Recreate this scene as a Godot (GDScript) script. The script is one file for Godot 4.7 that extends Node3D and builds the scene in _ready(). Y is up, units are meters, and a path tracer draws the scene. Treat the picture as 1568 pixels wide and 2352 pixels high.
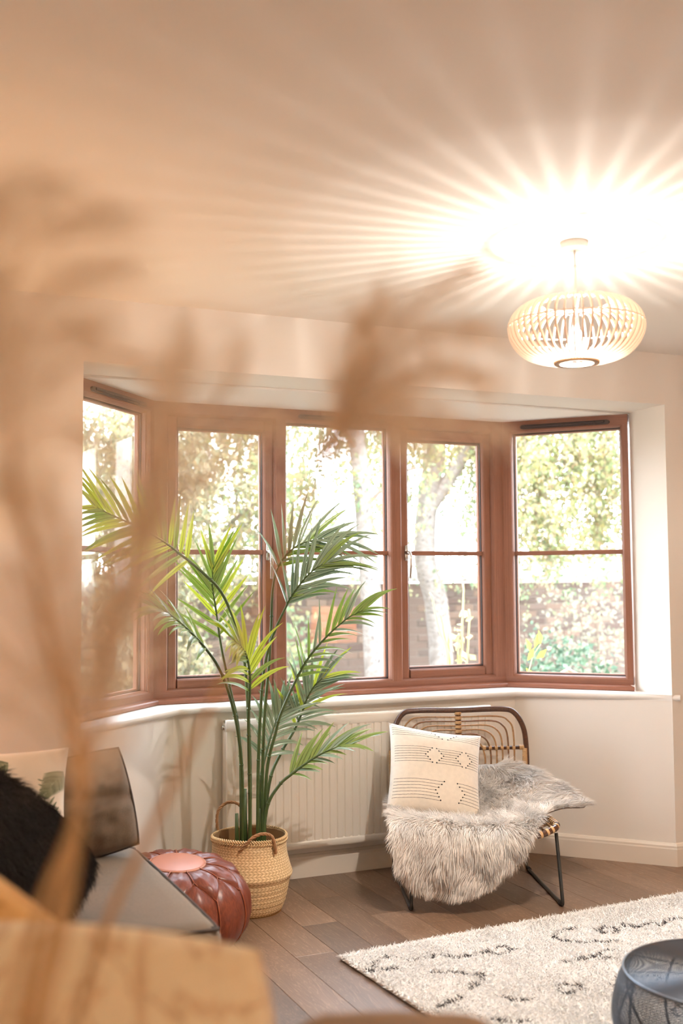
extends Node3D
# A bay window with a palm, a rattan chair and a sofa, seen past pampas grass. x runs along the wall with the bay, y up, z into the room.

const TAU2 := TAU
var M := {}
var rng := RandomNumberGenerator.new()
var nz := FastNoiseLite.new()

# ---------------------------------------------------------------- building helpers
func sb(smooth := false) -> SurfaceTool:
	var st := SurfaceTool.new()
	st.begin(Mesh.PRIMITIVE_TRIANGLES)
	st.set_smooth_group(0 if smooth else 0xFFFFFFFF)
	return st

func done(st: SurfaceTool) -> ArrayMesh:
	st.generate_normals()
	st.index()
	return st.commit()

func part(called: String, shape, mat: Material, parent: Node3D) -> MeshInstance3D:
	var o := MeshInstance3D.new()
	o.name = called
	o.mesh = done(shape) if shape is SurfaceTool else shape
	o.material_override = mat
	parent.add_child(o, true)
	return o

func thing(called: String, label: String, category: String, at := Vector3.ZERO, turn := 0.0, group := "") -> Node3D:
	var o := Node3D.new()
	o.name = called
	add_child(o, true)
	o.position = at
	o.rotation.y = turn
	tag(o, label, category, group)
	return o

func tag(o: Node, label: String, category: String, group := "", kind := "") -> Node:
	if label: o.set_meta("label", label)
	if category: o.set_meta("category", category)
	if group: o.set_meta("group", group)
	if kind: o.set_meta("kind", kind)
	return o

func struct(called: String, label: String, category: String, shape, mat: Material) -> MeshInstance3D:
	var o := part(called, shape, mat, self)
	tag(o, label, category, "", "structure")
	return o

func stuff(o: Node) -> Node:
	o.set_meta("kind", "stuff")
	return o

# corners run counter-clockwise as seen from outside
func quad(st: SurfaceTool, a: Vector3, b: Vector3, c: Vector3, d: Vector3, ua := Vector2.ZERO, ub := Vector2.RIGHT, uc := Vector2.ONE, ud := Vector2.DOWN) -> void:
	st.set_uv(ua); st.add_vertex(a)
	st.set_uv(uc); st.add_vertex(c)
	st.set_uv(ub); st.add_vertex(b)
	st.set_uv(ua); st.add_vertex(a)
	st.set_uv(ud); st.add_vertex(d)
	st.set_uv(uc); st.add_vertex(c)

func tri(st: SurfaceTool, a: Vector3, b: Vector3, c: Vector3, ua := Vector2.ZERO, ub := Vector2.RIGHT, uc := Vector2.ONE) -> void:
	st.set_uv(ua); st.add_vertex(a)
	st.set_uv(uc); st.add_vertex(c)
	st.set_uv(ub); st.add_vertex(b)

# box with chamfered edges; the texture's v runs along the longer side of each face
func box(st: SurfaceTool, at: Vector3, size: Vector3, bev := 0.003, basis := Basis.IDENTITY, off := Vector2.ZERO) -> void:
	var h := size / 2.0
	var b: float = min(bev, min(h.x, min(h.y, h.z)) * 0.49)
	for ax in 3:
		var i := (ax + 1) % 3
		var j := (ax + 2) % 3
		for s in [-1.0, 1.0]:
			var q := []
			var uv := []
			for k in [[-1, -1], [1, -1], [1, 1], [-1, 1]]:
				var p := Vector3.ZERO
				p[ax] = h[ax] * s
				p[i] = (h[i] - b) * k[0]
				p[j] = (h[j] - b) * k[1]
				q.append(at + basis * p)
				uv.append(off + (Vector2(p[j], p[i]) if size[i] > size[j] else Vector2(p[i], p[j])))
			if s > 0: quad(st, q[0], q[1], q[2], q[3], uv[0], uv[1], uv[2], uv[3])
			else: quad(st, q[3], q[2], q[1], q[0], uv[3], uv[2], uv[1], uv[0])
	if b <= 0.0: return
	for ax in 3:
		var i := (ax + 1) % 3
		var j := (ax + 2) % 3
		for si in [-1.0, 1.0]:
			for sj in [-1.0, 1.0]:
				var q := []
				var uv := []
				for k in [[-1, 0], [1, 0], [1, 1], [-1, 1]]:
					var p := Vector3.ZERO
					p[ax] = (h[ax] - b) * k[0]
					p[i] = si * (h[i] - (b if k[1] else 0.0))
					p[j] = sj * (h[j] - (0.0 if k[1] else b))
					q.append(at + basis * p)
					uv.append(off + Vector2(p[i], p[ax]))
				if si * sj > 0: quad(st, q[3], q[2], q[1], q[0], uv[3], uv[2], uv[1], uv[0])
				else: quad(st, q[0], q[1], q[2], q[3], uv[0], uv[1], uv[2], uv[3])
	for sx in [-1.0, 1.0]:
		for sy in [-1.0, 1.0]:
			for sz in [-1.0, 1.0]:
				var s := Vector3(sx, sy, sz)
				var c := []
				for ax in 3:
					var p := (h - Vector3(b, b, b)) * s
					p[ax] = h[ax] * s[ax]
					c.append(at + basis * p)
				if sx * sy * sz > 0: tri(st, c[0], c[1], c[2], off, off, off)
				else: tri(st, c[0], c[2], c[1], off, off, off)

# a polygon (x, y counter-clockwise) pushed out along +z of xf by depth
func prism(st: SurfaceTool, poly: PackedVector2Array, xf: Transform3D, depth: float, off := Vector2.ZERO) -> void:
	var p := poly
	if Geometry2D.is_polygon_clockwise(p):
		p.reverse()
	var run := 0.0
	for n in p.size():
		var a := p[n]
		var b := p[(n + 1) % p.size()]
		var l := a.distance_to(b)
		quad(st, xf * Vector3(a.x, a.y, 0), xf * Vector3(b.x, b.y, 0), xf * Vector3(b.x, b.y, depth), xf * Vector3(a.x, a.y, depth), off + Vector2(run, 0), off + Vector2(run + l, 0), off + Vector2(run + l, depth), off + Vector2(run, depth))
		run += l
	var t := Geometry2D.triangulate_polygon(p)
	for n in range(0, t.size(), 3):
		var a := p[t[n]]
		var b := p[t[n + 1]]
		var c := p[t[n + 2]]
		if (b - a).cross(c - a) < 0:
			var x := b
			b = c
			c = x
		tri(st, xf * Vector3(a.x, a.y, depth), xf * Vector3(b.x, b.y, depth), xf * Vector3(c.x, c.y, depth), off + a, off + b, off + c)
		tri(st, xf * Vector3(a.x, a.y, 0), xf * Vector3(c.x, c.y, 0), xf * Vector3(b.x, b.y, 0), off + a, off + c, off + b)

# a plan polygon (x, z) standing from y0 to y1
func stand(st: SurfaceTool, plan: PackedVector2Array, y0: float, y1: float) -> void:
	var p := PackedVector2Array()
	for q in plan: p.append(Vector2(q.x, -q.y))
	prism(st, p, Transform3D(Basis(Vector3.RIGHT, Vector3.FORWARD, Vector3.UP), Vector3(0, y0, 0)), y1 - y0)

func rad(r, k: float) -> float:
	if r is Array:
		var x: float = k * (r.size() - 1)
		var i := mini(int(x), r.size() - 2)
		return lerpf(r[i], r[i + 1], x - i)
	return r

# a round tube through points; r is one radius or a list spread along the length
func tube(st: SurfaceTool, pts: Array, r, sides := 8, closed := false, caps := true, flat := 1.0, up := Vector3.ZERO) -> void:
	var n := pts.size()
	var rings := []
	var t0: Vector3 = (pts[1] - pts[0]).normalized()
	var nn := up if up != Vector3.ZERO else (Vector3.UP if absf(t0.y) < 0.9 else Vector3.RIGHT)
	var run := 0.0
	for i in n:
		var t: Vector3
		if closed: t = (pts[(i + 1) % n] - pts[(i + n - 1) % n]).normalized()
		else: t = (pts[mini(i + 1, n - 1)] - pts[maxi(i - 1, 0)]).normalized()
		nn = (nn - t * nn.dot(t)).normalized()
		var bb := t.cross(nn)
		var rr := rad(r, float(i) / maxf(1.0, n - 1))
		if i: run += pts[i].distance_to(pts[i - 1])
		var ring := []
		for k in sides:
			var a := TAU * k / sides
			ring.append(pts[i] + nn * cos(a) * rr * flat + bb * sin(a) * rr)
		rings.append([ring, run])
	var m := n if closed else n - 1
	for i in m:
		var A = rings[i]
		var B = rings[(i + 1) % n]
		var vb: float = B[1] if i + 1 < n else run + pts[0].distance_to(pts[n - 1])
		for k in sides:
			var k2 := (k + 1) % sides
			quad(st, A[0][k], A[0][k2], B[0][k2], B[0][k], Vector2(float(k) / sides, A[1]), Vector2(float(k + 1) / sides, A[1]), Vector2(float(k + 1) / sides, vb), Vector2(float(k) / sides, vb))
	if caps and not closed:
		for k in range(1, sides - 1):
			tri(st, rings[0][0][0], rings[0][0][k + 1], rings[0][0][k])
			tri(st, rings[n - 1][0][0], rings[n - 1][0][k], rings[n - 1][0][k + 1])

# profile of (radius, height) from bottom to top, outside to the right
func lathe(st: SurfaceTool, prof: Array, segs := 32, at := Vector3.ZERO) -> void:
	var run := 0.0
	for i in prof.size() - 1:
		var p: Vector2 = prof[i]
		var q: Vector2 = prof[i + 1]
		var l := p.distance_to(q)
		for k in segs:
			var a := TAU * k / segs
			var b := TAU * (k + 1) / segs
			var A := Vector3(cos(a), 0, -sin(a))
			var B := Vector3(cos(b), 0, -sin(b))
			quad(st, at + A * p.x + Vector3.UP * p.y, at + B * p.x + Vector3.UP * p.y, at + B * q.x + Vector3.UP * q.y, at + A * q.x + Vector3.UP * q.y, Vector2(float(k) / segs, run), Vector2(float(k + 1) / segs, run), Vector2(float(k + 1) / segs, run + l), Vector2(float(k) / segs, run + l))
		run += l

# f(u, v) over the unit square; the outside is where u turns counter-clockwise to v
func sheet(st: SurfaceTool, nu: int, nv: int, f: Callable) -> void:
	var g := []
	for j in nv + 1:
		var row := []
		for i in nu + 1:
			row.append(f.call(float(i) / nu, float(j) / nv))
		g.append(row)
	for j in nv:
		for i in nu:
			var u0 := float(i) / nu
			var u1 := float(i + 1) / nu
			var v0 := float(j) / nv
			var v1 := float(j + 1) / nv
			quad(st, g[j][i], g[j][i + 1], g[j + 1][i + 1], g[j + 1][i], Vector2(u0, v0), Vector2(u1, v0), Vector2(u1, v1), Vector2(u0, v1))

# Catmull-Rom through points, n steps per span
func spline(p: Array, n := 6) -> Array:
	var out := []
	for i in p.size() - 1:
		var a = p[maxi(i - 1, 0)]
		var b = p[i]
		var c = p[i + 1]
		var d = p[mini(i + 2, p.size() - 1)]
		for k in n:
			var t := float(k) / n
			out.append(0.5 * (2.0 * b + (c - a) * t + (2.0 * a - 5.0 * b + 4.0 * c - d) * t * t + (3.0 * b - a - 3.0 * c + d) * t * t * t))
	out.append(p[p.size() - 1])
	return out

func ring_pts(c: Vector3, r: float, n: int, ax := Vector3.RIGHT, az := Vector3.BACK) -> Array:
	var out := []
	for k in n:
		out.append(c + (ax * cos(TAU * k / n) + az * sin(TAU * k / n)) * r)
	return out

# ---------------------------------------------------------------- textures and materials
func pic(w: int, h: int, f: Callable) -> ImageTexture:
	var d := PackedByteArray()
	d.resize(w * h * 3)
	var k := 0
	for y in h:
		for x in w:
			var c: Vector3 = f.call(float(x) / w, float(y) / h)
			d[k] = int(clampf(c.x, 0, 1) * 255.0)
			d[k + 1] = int(clampf(c.y, 0, 1) * 255.0)
			d[k + 2] = int(clampf(c.z, 0, 1) * 255.0)
			k += 3
	return ImageTexture.create_from_image(Image.create_from_data(w, h, false, Image.FORMAT_RGB8, d))

func vc(r: float, g: float, b: float) -> Vector3:
	return Vector3(r, g, b) / 255.0

# noise that repeats every unit in both directions
func tile(u: float, v: float, fu: float, fv: float, z := 0.0) -> float:
	var a := TAU * u
	var b := TAU * v
	return nz.get_noise_3d(cos(a) * fu + z, sin(a) * fu + cos(b) * fv * 0.37, sin(b) * fv + z * 2.0)

func mat(c: Color, rough := 0.6, extra := {}) -> StandardMaterial3D:
	var m := StandardMaterial3D.new()
	m.albedo_color = c
	m.roughness = rough
	for k in extra: m.set(k, extra[k])
	return m

func c8(r: int, g: int, b: int) -> Color:
	return Color8(r, g, b)

func make_materials() -> void:
	nz.noise_type = FastNoiseLite.TYPE_SIMPLEX_SMOOTH
	nz.frequency = 1.0
	nz.seed = 7
	M.wall = mat(c8(236, 229, 219), 0.75)
	M.ceiling = mat(c8(238, 233, 225), 0.8)
	M.gloss = mat(c8(240, 236, 230), 0.35)
	M.skirt = mat(c8(232, 222, 208), 0.45)
	var wood := pic(384, 768, func(u, v):
		var s: float = tile(u, v, 9.0, 0.35)
		var f: float = tile(u, v, 26.0, 1.1, 3.0)
		var p: float = tile(u, v, 60.0, 5.0, 9.0)
		var k: float = 0.5 + 0.3 * s + 0.22 * f
		var c: Vector3 = vc(106, 66, 49).lerp(vc(166, 112, 86), clampf(k, 0, 1))
		return c * (1.0 - 0.28 * smoothstep(0.35, 0.75, p)))
	M.wood = mat(Color(1, 1, 1), 0.42, {"albedo_texture": wood, "uv1_scale": Vector3(3.2, 1.1, 1)})
	M.cill = mat(Color(1.02, 1.0, 1.0), 0.35, {"albedo_texture": wood, "uv1_scale": Vector3(3.2, 1.1, 1)})
	M.seal = mat(c8(40, 36, 36), 0.5)
	M.vent = mat(c8(58, 42, 38), 0.35)
	M.chrome = mat(c8(205, 203, 200), 0.22, {"metallic": 1.0})
	M.glass = mat(Color(1, 1, 1, 0.02), 0.0, {"transparency": BaseMaterial3D.TRANSPARENCY_ALPHA})
	var oak := pic(512, 1024, func(u, v):
		var w: float = tile(u, v, 1.1, 0.9, 1.0) * 1.6 + tile(u, v, 2.6, 2.2, 5.0) * 0.5
		var q: float = (u + 0.10 * w + 0.05 * tile(u, v, 0.8, 3.0, 8.0)) * 7.0 + w * 1.6
		var fr: float = absf(fposmod(q, 1.0) - 0.5) * 2.0
		var line: float = smoothstep(0.72, 0.98, fr)
		var fine: float = tile(u, v, 44.0, 2.2, 2.0)
		var blotch: float = tile(u, v, 1.6, 0.8, 12.0)
		var k: float = 0.40 + 0.36 * line + 0.24 * fine + 0.16 * blotch
		return vc(86, 69, 59).lerp(vc(152, 129, 113), clampf(k, 0, 1)))
	for i in 5:
		var t: float = [0.88, 0.95, 1.0, 1.06, 1.13][i]
		M["oak%d" % i] = mat(Color(t, t * [0.96, 0.95, 0.94, 0.95, 0.96][i], t * [0.90, 0.88, 0.86, 0.88, 0.90][i]), 0.35, {"albedo_texture": oak, "uv1_scale": Vector3(2.2, 0.62, 1)})
	M.lamp_slat = mat(c8(244, 230, 214), 0.6, {"backlight_enabled": true, "backlight": Color(0.5, 0.4, 0.3)})
	M.radiator = mat(c8(236, 228, 216), 0.35)
	var cane := pic(64, 256, func(u, v):
		var k: float = tile(u, v, 1.2, 6.0, 4.0)
		var j: float = smoothstep(0.96, 1.0, fposmod(v * 3.0 + 0.1, 1.0))
		return Vector3(1, 1, 1) * (0.86 + 0.22 * k - 0.4 * j))
	M.rattan_dark = mat(c8(88, 52, 32), 0.28, {"albedo_texture": cane, "uv1_scale": Vector3(1, 4, 1)})
	M.rattan_brown = mat(c8(136, 92, 56), 0.35, {"albedo_texture": cane, "uv1_scale": Vector3(1, 5, 1)})
	M.rattan = mat(c8(178, 132, 84), 0.35, {"albedo_texture": cane, "uv1_scale": Vector3(1, 5, 1)})
	M.cane = mat(c8(196, 154, 104), 0.4)
	M.leg_metal = mat(c8(70, 70, 68), 0.35, {"metallic": 0.7})
	M.fur = mat(Color(1, 1, 1), 0.85, {"vertex_color_use_as_albedo": true, "rim_enabled": true, "rim": 0.5})
	M.basket_in = mat(c8(150, 112, 70), 0.85)
	M.basket_rim = mat(c8(222, 190, 142), 0.75)
	M.rope = mat(c8(160, 118, 80), 0.8)
	var leaf := pic(32, 64, func(u, v):
		var mid: float = smoothstep(0.10, 0.02, absf(u - 0.5))
		var rib: float = 0.06 * sin(u * 40.0)
		return Vector3(1, 1, 1) * (0.92 + rib - 0.45 * mid * (1.0 - v)) )
	var lf := {"albedo_texture": leaf, "backlight_enabled": true}
	M.leaf_backlit = mat(c8(200, 208, 104), 0.34, lf)  # yellower green: light shining through the leaflets put into the colour
	M.leaf_backlit.backlight = Color(0.75, 0.8, 0.30)
	M.leaf = mat(c8(148, 172, 98), 0.30, lf)
	M.leaf.backlight = Color(0.5, 0.6, 0.22)
	M.leaf_glare = mat(c8(150, 172, 146), 0.25, lf)  # silvery green: window glare on the leaflets put into the colour
	M.leaf_glare.backlight = Color(0.25, 0.3, 0.2)
	M.stem = mat(c8(66, 84, 40), 0.38)
	M.straw = mat(c8(196, 156, 108), 0.8)
	M.plume = mat(Color(1, 1, 1), 0.9, {"vertex_color_use_as_albedo": true, "backlight_enabled": true, "backlight": Color(1.2, 1.2, 1.2)})
	M.white_metal = mat(c8(236, 233, 228), 0.4)

# ---------------------------------------------------------------- the scene
const W := 2.7346
const HEAD := 2.1556
const H := 2.4

func _ready() -> void:
	rng.seed = 11
	var cam := Camera3D.new()
	cam.name = "camera"
	var att := CameraAttributesPhysical.new()
	att.frustum_focal_length = 25.72
	att.frustum_focus_distance = 4.45
	att.exposure_aperture = 1.25
	att.frustum_near = 0.05
	att.frustum_far = 200.0
	cam.attributes = att
	var yaw := -0.4143
	var pitch := 0.0655
	var roll := -0.0068
	var right := Vector3(cos(yaw), 0, -sin(yaw))
	var fwd := Vector3(-sin(yaw), 0, -cos(yaw))
	var f2 := fwd * cos(pitch) + Vector3.UP * sin(pitch)
	var u2 := Vector3.UP * cos(pitch) - fwd * sin(pitch)
	cam.transform = Transform3D(Basis(right * cos(roll) + u2 * sin(roll), u2 * cos(roll) - right * sin(roll), -f2), Vector3(-0.7578, 1.3142, 4.119))
	add_child(cam)
	cam.current = true

	var we := WorldEnvironment.new()
	we.name = "environment"
	var env := Environment.new()
	var sky := Sky.new()
	var psm := ProceduralSkyMaterial.new()
	psm.sky_top_color = c8(214, 226, 240)
	psm.sky_horizon_color = c8(246, 246, 246)
	psm.ground_horizon_color = c8(180, 176, 168)
	psm.ground_bottom_color = c8(120, 116, 108)
	psm.sky_energy_multiplier = 3.5
	psm.ground_energy_multiplier = 0.6
	sky.sky_material = psm
	env.background_mode = Environment.BG_SKY
	env.sky = sky
	env.tonemap_mode = Environment.TONE_MAPPER_LINEAR
	env.tonemap_exposure = 1.0
	env.sdfgi_enabled = true
	env.ssao_enabled = true
	env.ssil_enabled = true
	we.environment = env
	add_child(we)

	make_materials()
	shell()
	bay()
	floor_boards()
	pendant()
	room_lamps()
	radiator()
	chair()
	chair_cushion()
	sheepskin()
	basket()
	palm()
	sofas()
	pouf()
	rug()
	wire_table()
	foreground()
	vase_and_grass()
	garden()
	#PARTS

func offset_line(p: Array, d: float) -> Array:
	# a plan polyline moved to its left by d, corners mitred
	var out := []
	for i in p.size():
		var a: Vector2 = (p[i] - p[i - 1]).normalized() if i else (p[1] - p[0]).normalized()
		var b: Vector2 = (p[i + 1] - p[i]).normalized() if i < p.size() - 1 else a
		var na := Vector2(a.y, -a.x)
		var nb := Vector2(b.y, -b.x)
		var m := (na + nb).normalized()
		out.append(p[i] + m * d / m.dot(na))
	return out

# a board between two plan polylines, from y0 to y1
func band(st: SurfaceTool, inner: Array, outer: Array, y0: float, y1: float) -> void:
	var plan := PackedVector2Array(inner)
	var o := outer.duplicate()
	o.reverse()
	plan.append_array(PackedVector2Array(o))
	stand(st, plan, y0, y1)

const X0 := -1.7
const X1 := 4.5
const Z1 := 6.2
var FRAME := [Vector2(0.0354, -0.264), Vector2(0.4505, -0.7181), Vector2(2.2831, -0.7181), Vector2(2.699, -0.264)]
var UNDER := [Vector2(0, 0), Vector2(0.5009, -0.5643), Vector2(2.2337, -0.5643), Vector2(2.7346, 0)]

func shell() -> void:
	var st := sb()
	box(st, Vector3((X0 + X1) / 2, H + 0.1, Z1 / 2), Vector3(X1 - X0 + 0.6, 0.2, Z1 + 0.6), 0)
	struct("ceiling", "smooth white ceiling with lamp light streaking across it", "ceiling", st, M.ceiling)
	st = sb()
	box(st, Vector3((X0 + X1) / 2, -0.11, 2.6), Vector3(X1 - X0 + 0.6, 0.2, 7.6), 0)
	var fl := struct("floor", "grey-brown oak plank floor running towards the bay", "floor", st, M.oak0)
	fl.set_meta("kind", "structure")
	# wall with the bay opening
	st = sb()
	box(st, Vector3((X0 - 0.3) / 2, H / 2, -0.132), Vector3(-X0 + 0.3, H, 0.264), 0)
	box(st, Vector3((W + X1 + 0.3) / 2, H / 2, -0.132), Vector3(X1 + 0.3 - W, H, 0.264), 0)
	box(st, Vector3(W / 2, (HEAD + H) / 2, -0.132), Vector3(W, H - HEAD, 0.264), 0)
	struct("wall_north", "white wall around the wide bay window opening", "wall", st, M.wall)
	st = sb()
	box(st, Vector3(X0 - 0.15, H / 2, Z1 / 2), Vector3(0.3, H, Z1 + 0.6), 0)
	struct("wall_west", "white side wall left of the sofa", "wall", st, M.wall)
	st = sb()
	box(st, Vector3(X1 + 0.15, H / 2, Z1 / 2), Vector3(0.3, H, Z1 + 0.6), 0)
	struct("wall_east", "white side wall at the far right", "wall", st, M.wall)
	st = sb()
	box(st, Vector3((X0 - 0.3 + 0.2) / 2, H / 2, Z1 + 0.15), Vector3(0.5 - X0, H, 0.3), 0)
	box(st, Vector3((2.8 + X1 + 0.3) / 2, H / 2, Z1 + 0.15), Vector3(X1 + 0.3 - 2.8, H, 0.3), 0)
	box(st, Vector3(1.5, (2.1 + H) / 2, Z1 + 0.15), Vector3(2.6, H - 2.1, 0.3), 0)
	struct("wall_south", "white wall with wide unseen doors behind the viewpoint", "wall", st, M.wall)
	var dr := Node3D.new()  # unseen solid doors, keeping daylight out behind the viewpoint
	dr.name = "door_1"
	add_child(dr, true)
	tag(dr, "unseen wide white panelled doors closing the opening behind the viewpoint", "door", "", "structure")
	for k in 3:
		st = sb()
		var xa := 0.2 + 2.6 / 3 * k
		for q in [[0.04, 1.05, 0.08, 2.1], [0.8267, 1.05, 0.08, 2.1]]: box(st, Vector3(xa + q[0], q[1], Z1 + 0.15), Vector3(q[2], q[3], 0.06), 0.003)
		for yy in [0.06, 2.05]: box(st, Vector3(xa + 0.4333, yy, Z1 + 0.15), Vector3(0.71, 0.10, 0.06), 0.003)
		var df := part("door_leaf", st, M.gloss, dr)
		st = sb()
		for yy in [0.58, 1.53]: box(st, Vector3(xa + 0.4333, yy, Z1 + 0.15), Vector3(0.73, 0.95, 0.03), 0.004)
		part("door_panel", st, M.gloss, df)
	# under the windows
	st = sb()
	var outer := offset_line(FRAME, 0.14)
	var inn := UNDER.duplicate()
	inn[0] = Vector2(-0.001, -0.001)
	inn[3] = Vector2(W + 0.001, -0.001)
	band(st, inn, [outer[0] + Vector2(-0.1, 0.1), outer[1], outer[2], outer[3] + Vector2(0.1, 0.1)], -0.01, 0.757)
	struct("wall_bay", "white low wall of the bay under the windowsill", "wall", st, M.wall)
	# bay ceiling and its roof
	st = sb()
	var eave := offset_line(FRAME, 0.30)
	var top := PackedVector2Array([Vector2(-0.3, -0.2635), Vector2(W + 0.3, -0.2635), eave[3] + Vector2(0.1, 0.1), eave[2], eave[1], eave[0] + Vector2(-0.1, 0.1)])
	stand(st, top, 2.1456, H + 0.2)
	struct("ceiling_bay", "flat white ceiling over the bay window", "ceiling", st, M.ceiling)
	st = sb(true)
	tube(st, [Vector3(0.0, HEAD - 0.004, -0.264), Vector3(W, HEAD - 0.004, -0.264)], 0.006, 8)
	struct("trim_2", "thin white bead along the bay ceiling", "trim", st, M.gloss)
	# white windowsill with a rounded nosing
	st = sb()
	var nose := offset_line(UNDER, -0.035)
	nose[3] = Vector2(2.765, 0.02)
	nose[0] = Vector2(-0.03, 0.02)
	var back := offset_line(FRAME, 0.01)
	back[0] = Vector2(0.002, -0.262)
	back[3] = Vector2(W - 0.002, -0.262)
	var plan := [Vector2(0.0, 0.02), nose[1], nose[2], Vector2(W, 0.02)]
	var ns := [nose[0], nose[1], nose[2], nose[3]]
	var tiers := [[0.0, 0.757], [0.0, 0.757], [0.005, 0.760], [0.008, 0.765], [0.010, 0.771], [0.008, 0.777], [0.005, 0.782], [0.0, 0.785]]
	var rows := []
	for t in tiers:
		var o := offset_line([nose[0], nose[1], nose[2], nose[3]], -t[0] + 0.004)
		rows.append([o, t[1]])
	st.set_smooth_group(1)
	for i in range(1, rows.size() - 1):
		for k in 3:
			var a: Vector2 = rows[i][0][k]
			var b: Vector2 = rows[i][0][k + 1]
			var c: Vector2 = rows[i + 1][0][k + 1]
			var d: Vector2 = rows[i + 1][0][k]
			quad(st, Vector3(a.x, rows[i][1], a.y), Vector3(b.x, rows[i][1], b.y), Vector3(c.x, rows[i + 1][1], c.y), Vector3(d.x, rows[i + 1][1], d.y))
	st.set_smooth_group(0xFFFFFFFF)
	band(st, [rows[1][0][0], rows[1][0][1], rows[1][0][2], rows[1][0][3]], [Vector2(-0.03, -0.001), back[1], back[2], Vector2(2.765, -0.001)], 0.7565, 0.785)
	band(st, [Vector2(0.0, 0.0), UNDER[1], UNDER[2], Vector2(W, 0.0)], [back[0], back[1], back[2], back[3]], 0.757, 0.7852)
	struct("trim_1", "glossy white windowsill with a rounded nosing running round the bay", "windowsill", st, M.gloss)
	# skirting boards
	st = sb()
	skirting(st, [UNDER[0], UNDER[1], UNDER[2], UNDER[3], Vector2(X1, 0)])
	struct("baseboard_bay", "painted skirting board round the bay, behind the palm and chair", "skirting board", st, M.skirt)
	st = sb()
	skirting(st, [Vector2(X0, Z1), Vector2(X0, 0), Vector2(0, 0)])
	struct("baseboard_west", "painted skirting board left of the sofa", "skirting board", st, M.skirt)

func skirting(st: SurfaceTool, line: Array) -> void:
	var prof := [[0.015, -0.001], [0.015, 0.078], [0.013, 0.084], [0.013, 0.092], [0.009, 0.098], [0.006, 0.103], [0.0, 0.105]]
	for i in prof.size() - 1:
		var a := offset_line(line, -prof[i][0])
		var b := offset_line(line, -prof[i + 1][0])
		for k in line.size() - 1:
			quad(st, Vector3(a[k].x, prof[i][1], a[k].y), Vector3(a[k + 1].x, prof[i][1], a[k + 1].y), Vector3(b[k + 1].x, prof[i + 1][1], b[k + 1].y), Vector3(b[k].x, prof[i + 1][1], b[k].y))

# a moulded window member from a to b in the window's own axes (z = 0 is its face towards the room); l, r: whether that edge is moulded
func member(st: SurfaceTool, a: Vector3, b: Vector3, w: float, d: float, l := true, r := true) -> void:
	var t := (b - a).normalized()
	var x := t.cross(Vector3.BACK)
	var p := PackedVector2Array()
	p.append(Vector2(-w / 2, -d)); p.append(Vector2(w / 2, -d))
	if r: for q in [[0.0, -0.020], [0.003, -0.014], [0.003, -0.0105], [0.0055, -0.0075], [0.0055, -0.005], [0.009, -0.002], [0.011, 0.0]]: p.append(Vector2(w / 2 - q[0], q[1]))
	else: p.append(Vector2(w / 2, 0))
	if l: for q in [[0.011, 0.0], [0.009, -0.002], [0.0055, -0.005], [0.0055, -0.0075], [0.003, -0.0105], [0.003, -0.014], [0.0, -0.020]]: p.append(Vector2(-w / 2 + q[0], q[1]))
	else: p.append(Vector2(-w / 2, 0))
	# local x of the profile -> x, local y -> +z of the window, pushed along -t so that axes stay right-handed
	prism(st, p, Transform3D(Basis(x, Vector3.BACK, x.cross(Vector3.BACK)), b if x.cross(Vector3.BACK).dot(t) < 0 else a), a.distance_to(b), Vector2(rng.randf() * 3.0, rng.randf() * 3.0))

func window_root(called: String, label: String, a: Vector2, b: Vector2) -> Node3D:
	var o := Node3D.new()
	o.name = called
	add_child(o, true)
	var t := (b - a).normalized()
	o.transform = Transform3D(Basis(Vector3(t.x, 0, t.y), Vector3.UP, Vector3(-t.y, 0, t.x)), Vector3(a.x, 0, a.y))
	tag(o, label, "window", "", "structure")
	return o

const YT := 2.1456   # top of the frames
const YB := 0.812    # underside of the bottom rail

func upright(parent: Node3D, called: String, s0: float, s1: float, l: bool, r: bool, y0 := YB, y1 := YT, d := 0.075) -> void:
	var st := sb()
	member(st, Vector3((s0 + s1) / 2, y0, 0), Vector3((s0 + s1) / 2, y1, 0), s1 - s0, d, l, r)
	part(called, st, M.wood, parent)

func rail(parent: Node3D, called: String, s0: float, s1: float, y0: float, y1: float, below: bool, above: bool, d := 0.075) -> void:
	var st := sb()
	member(st, Vector3(s1, (y0 + y1) / 2, 0.0004), Vector3(s0, (y0 + y1) / 2, 0.0004), y1 - y0, d, below, above)
	part(called, st, M.wood, parent)

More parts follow.
